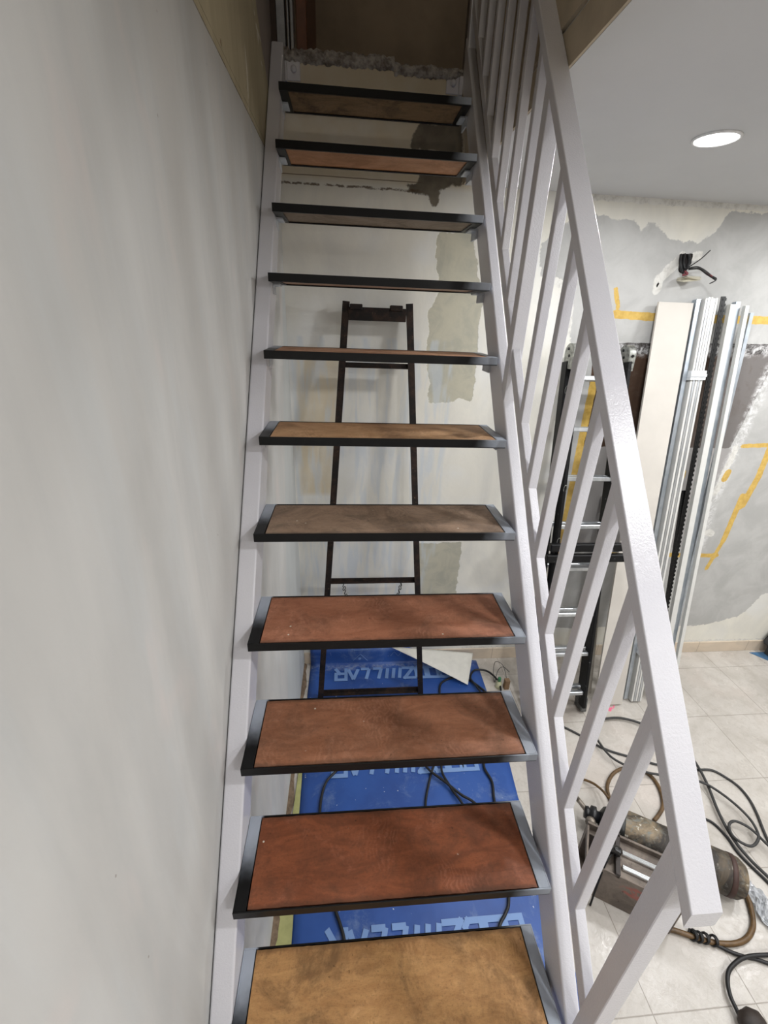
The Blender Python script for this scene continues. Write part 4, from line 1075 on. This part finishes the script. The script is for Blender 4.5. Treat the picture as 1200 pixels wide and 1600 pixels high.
cable('air_hose', [(1.3973, 1.5145, 0.0060), (1.4658, 1.4730, 0.0060), (1.5336, 1.4165, 0.0060), (1.5871, 1.3607, 0.0060), (1.6502, 1.3175, 0.0060), (1.7275, 1.2839, 0.0060), (1.8113, 1.2469, 0.0060), (1.9207, 1.2093, 0.0060), (1.9962, 1.1913, 0.0060), (2.0536, 1.1916, 0.0060), (2.1243, 1.1861, 0.0060), (2.1669, 1.1479, 0.0060), (2.1959, 1.0968, 0.0060), (2.1969, 1.0354, 0.0060), (2.1759, 0.9696, 0.0060), (2.1447, 0.9041, 0.0060), (2.1251, 0.8574, 0.0060), (2.1060, 0.7906, 0.0060), (2.0990, 0.6545, 0.0060), (2.1980, 0.5667, 0.0060), (2.4275, 0.5919, 0.0060)], 0.0058, cabg, 'dusty black hose bowing widest to the right over the tiles', 'hose')
cable('air_hose', [(1.7185, 1.5094, 0.0192), (1.8181, 1.5088, 0.0192), (1.9194, 1.4650, 0.0192), (2.0050, 1.3822, 0.0192), (2.0525, 1.2943, 0.0192), (2.0555, 1.2069, 0.0192), (2.0292, 1.1025, 0.0192), (1.9861, 0.9902, 0.0192), (1.9636, 0.9075, 0.0192), (1.9579, 0.8375, 0.0192), (1.9672, 0.7781, 0.0192), (1.9871, 0.7212, 0.0192), (2.0039, 0.6654, 0.0192), (2.0377, 0.5526, 0.0192), (2.1529, 0.4899, 0.0192), (2.4195, 0.5278, 0.0192)], 0.0066, cabg, 'thick dusty hose running straight down past the cylinder end', 'hose')
cable('air_hose', [(1.5977, 1.4329, 0.0325), (1.5939, 1.3752, 0.0325), (1.6093, 1.2784, 0.0325), (1.6602, 1.2224, 0.0325), (1.7386, 1.1822, 0.0325), (1.7987, 1.1638, 0.0325), (1.8991, 1.1450, 0.0325), (1.9932, 1.1152, 0.0325), (2.0416, 1.0742, 0.0325), (2.0811, 1.0032, 0.0325), (2.0963, 0.9334, 0.0325), (2.0821, 0.8772, 0.0325), (2.0541, 0.8476, 0.0325), (2.0076, 0.8276, 0.0325), (1.9739, 0.8410, 0.0325), (1.9551, 0.8716, 0.0325), (1.9682, 0.9080, 0.0325), (1.9984, 0.9280, 0.0325), (2.0307, 0.9247, 0.0325), (2.0658, 0.8901, 0.0325), (2.0836, 0.8268, 0.0325), (2.1107, 0.7771, 0.0325), (2.2232, 0.7004, 0.0325), (2.3892, 0.6900, 0.0325), (2.6710, 0.7429, 0.0325)], 0.0058, cabg, 'dusty hose that ties a small round loop above the cylinder end', 'hose')
cable('air_hose', [(1.7852, 0.9808, 0.0060), (1.8603, 0.9736, 0.0060), (1.9111, 0.9565, 0.0060), (1.9346, 0.9288, 0.0060), (1.9461, 0.8759, 0.0060), (1.9439, 0.8226, 0.0060), (1.9572, 0.7709, 0.0060), (1.9762, 0.7190, 0.0060), (1.9916, 0.6613, 0.0060), (2.0047, 0.5410, 0.0060), (2.0770, 0.4645, 0.0060), (2.3171, 0.4660, 0.0060)], 0.0058, cab, 'black cable coming out from behind the handrail along the thick hose', 'cable')
cable('power_cable', [(1.5296, 0.5864, 0.0075), (1.5539, 0.5625, 0.0075), (1.5927, 0.5435, 0.0075), (1.6389, 0.5165, 0.0075), (1.6842, 0.4987, 0.0075), (1.7270, 0.4872, 0.0075), (1.7798, 0.4634, 0.0075), (1.8641, 0.4121, 0.0075), (2.0087, 0.3865, 0.0075), (2.2324, 0.4033, 0.0075)], 0.0062, cab, 'black cable with a taped knot on the brown hose', 'cable')
cable('power_cable', [(2.1859, 0.3554, 0.0195), (2.0941, 0.4417, 0.0195), (1.9351, 0.4830, 0.0195), (1.8179, 0.4943, 0.0195), (1.7666, 0.4942, 0.0195), (1.7147, 0.4959, 0.0195), (1.6658, 0.4923, 0.0195), (1.6209, 0.4800, 0.0195), (1.5833, 0.4626, 0.0195), (1.5560, 0.4354, 0.0195), (1.5393, 0.4039, 0.0195), (1.5353, 0.3795, 0.0195), (1.5323, 0.3529, 0.0195)], 0.0068, cab, 'black cable bending down to the dark plug at the bottom right', 'cable')
bm = bmesh.new()
kp = [(1.5305, 0.5663, 0.0160), (1.5436, 0.5600, 0.0160), (1.5604, 0.5552, 0.0160), (1.5841, 0.5464, 0.0160)]
for i, p in enumerate(kp):
    for a in (0, 1):
        c0 = Vector(p)
        lk = [c0 + Vector((0.004 * i + 0.010 * math.sin(q) * (1 if a else .4), 0.015 * math.cos(q), 0.014 * math.sin(q))) for q in [2 * math.pi * j / 10 for j in range(11)]]
        tube(bm, lk, 0.004, 6, 1)
tag(link('taped_joint', bm, cab, None, True), 'black taped knot joining cable and brown hose below the handrail end', 'cable joint')
PL = Vector((1.5560, 0.3396, 0.0000))
bm = bmesh.new()
bmesh.ops.create_icosphere(bm, subdivisions=3, radius=1.0)
for v_ in bm.verts:
    k_ = 1 + 0.10 * math.sin(v_.co.x * 7) * math.cos(v_.co.y * 6)
    v_.co = Vector((v_.co.x * 0.045 * k_, v_.co.y * 0.035 * k_, max(v_.co.z * 0.03, -0.028) + 0.0285))
tag(link('cable_plug', bm, plain('dark_brown_rubber', rgb(52, 42, 36), 0.6, var=0.3, sc=30), None, True, PL), 'dark brown rubber plug lump cut by the bottom edge', 'plug')
# crumpled clear wrapper at the right edge
PB = Vector((1.8788, 0.6295, 0.0000))
bm = bmesh.new()
bmesh.ops.create_grid(bm, x_segments=16, y_segments=22, size=1.0)
for v_ in bm.verts:
    a = v_.co.x; b2 = v_.co.y
    v_.co = Vector((a * 0.035 + 0.01 * math.sin(b2 * 5), b2 * 0.085, 0.006 + 0.010 * (1 + math.sin(a * 6 + b2 * 4) * math.cos(b2 * 11)) * rng.random() + 0.004))
solid(bm, 0.001)
pm = NT('crumpled_clear_plastic', 0.15)
pm.b.inputs['Transmission Weight'].default_value = 0.55
pm.color(rgb(225, 228, 232))
tag(link('plastic_wrapper', bm, pm.m, None, False, PB), 'crumpled clear plastic wrapper on the tiles at the right edge', 'wrapper')
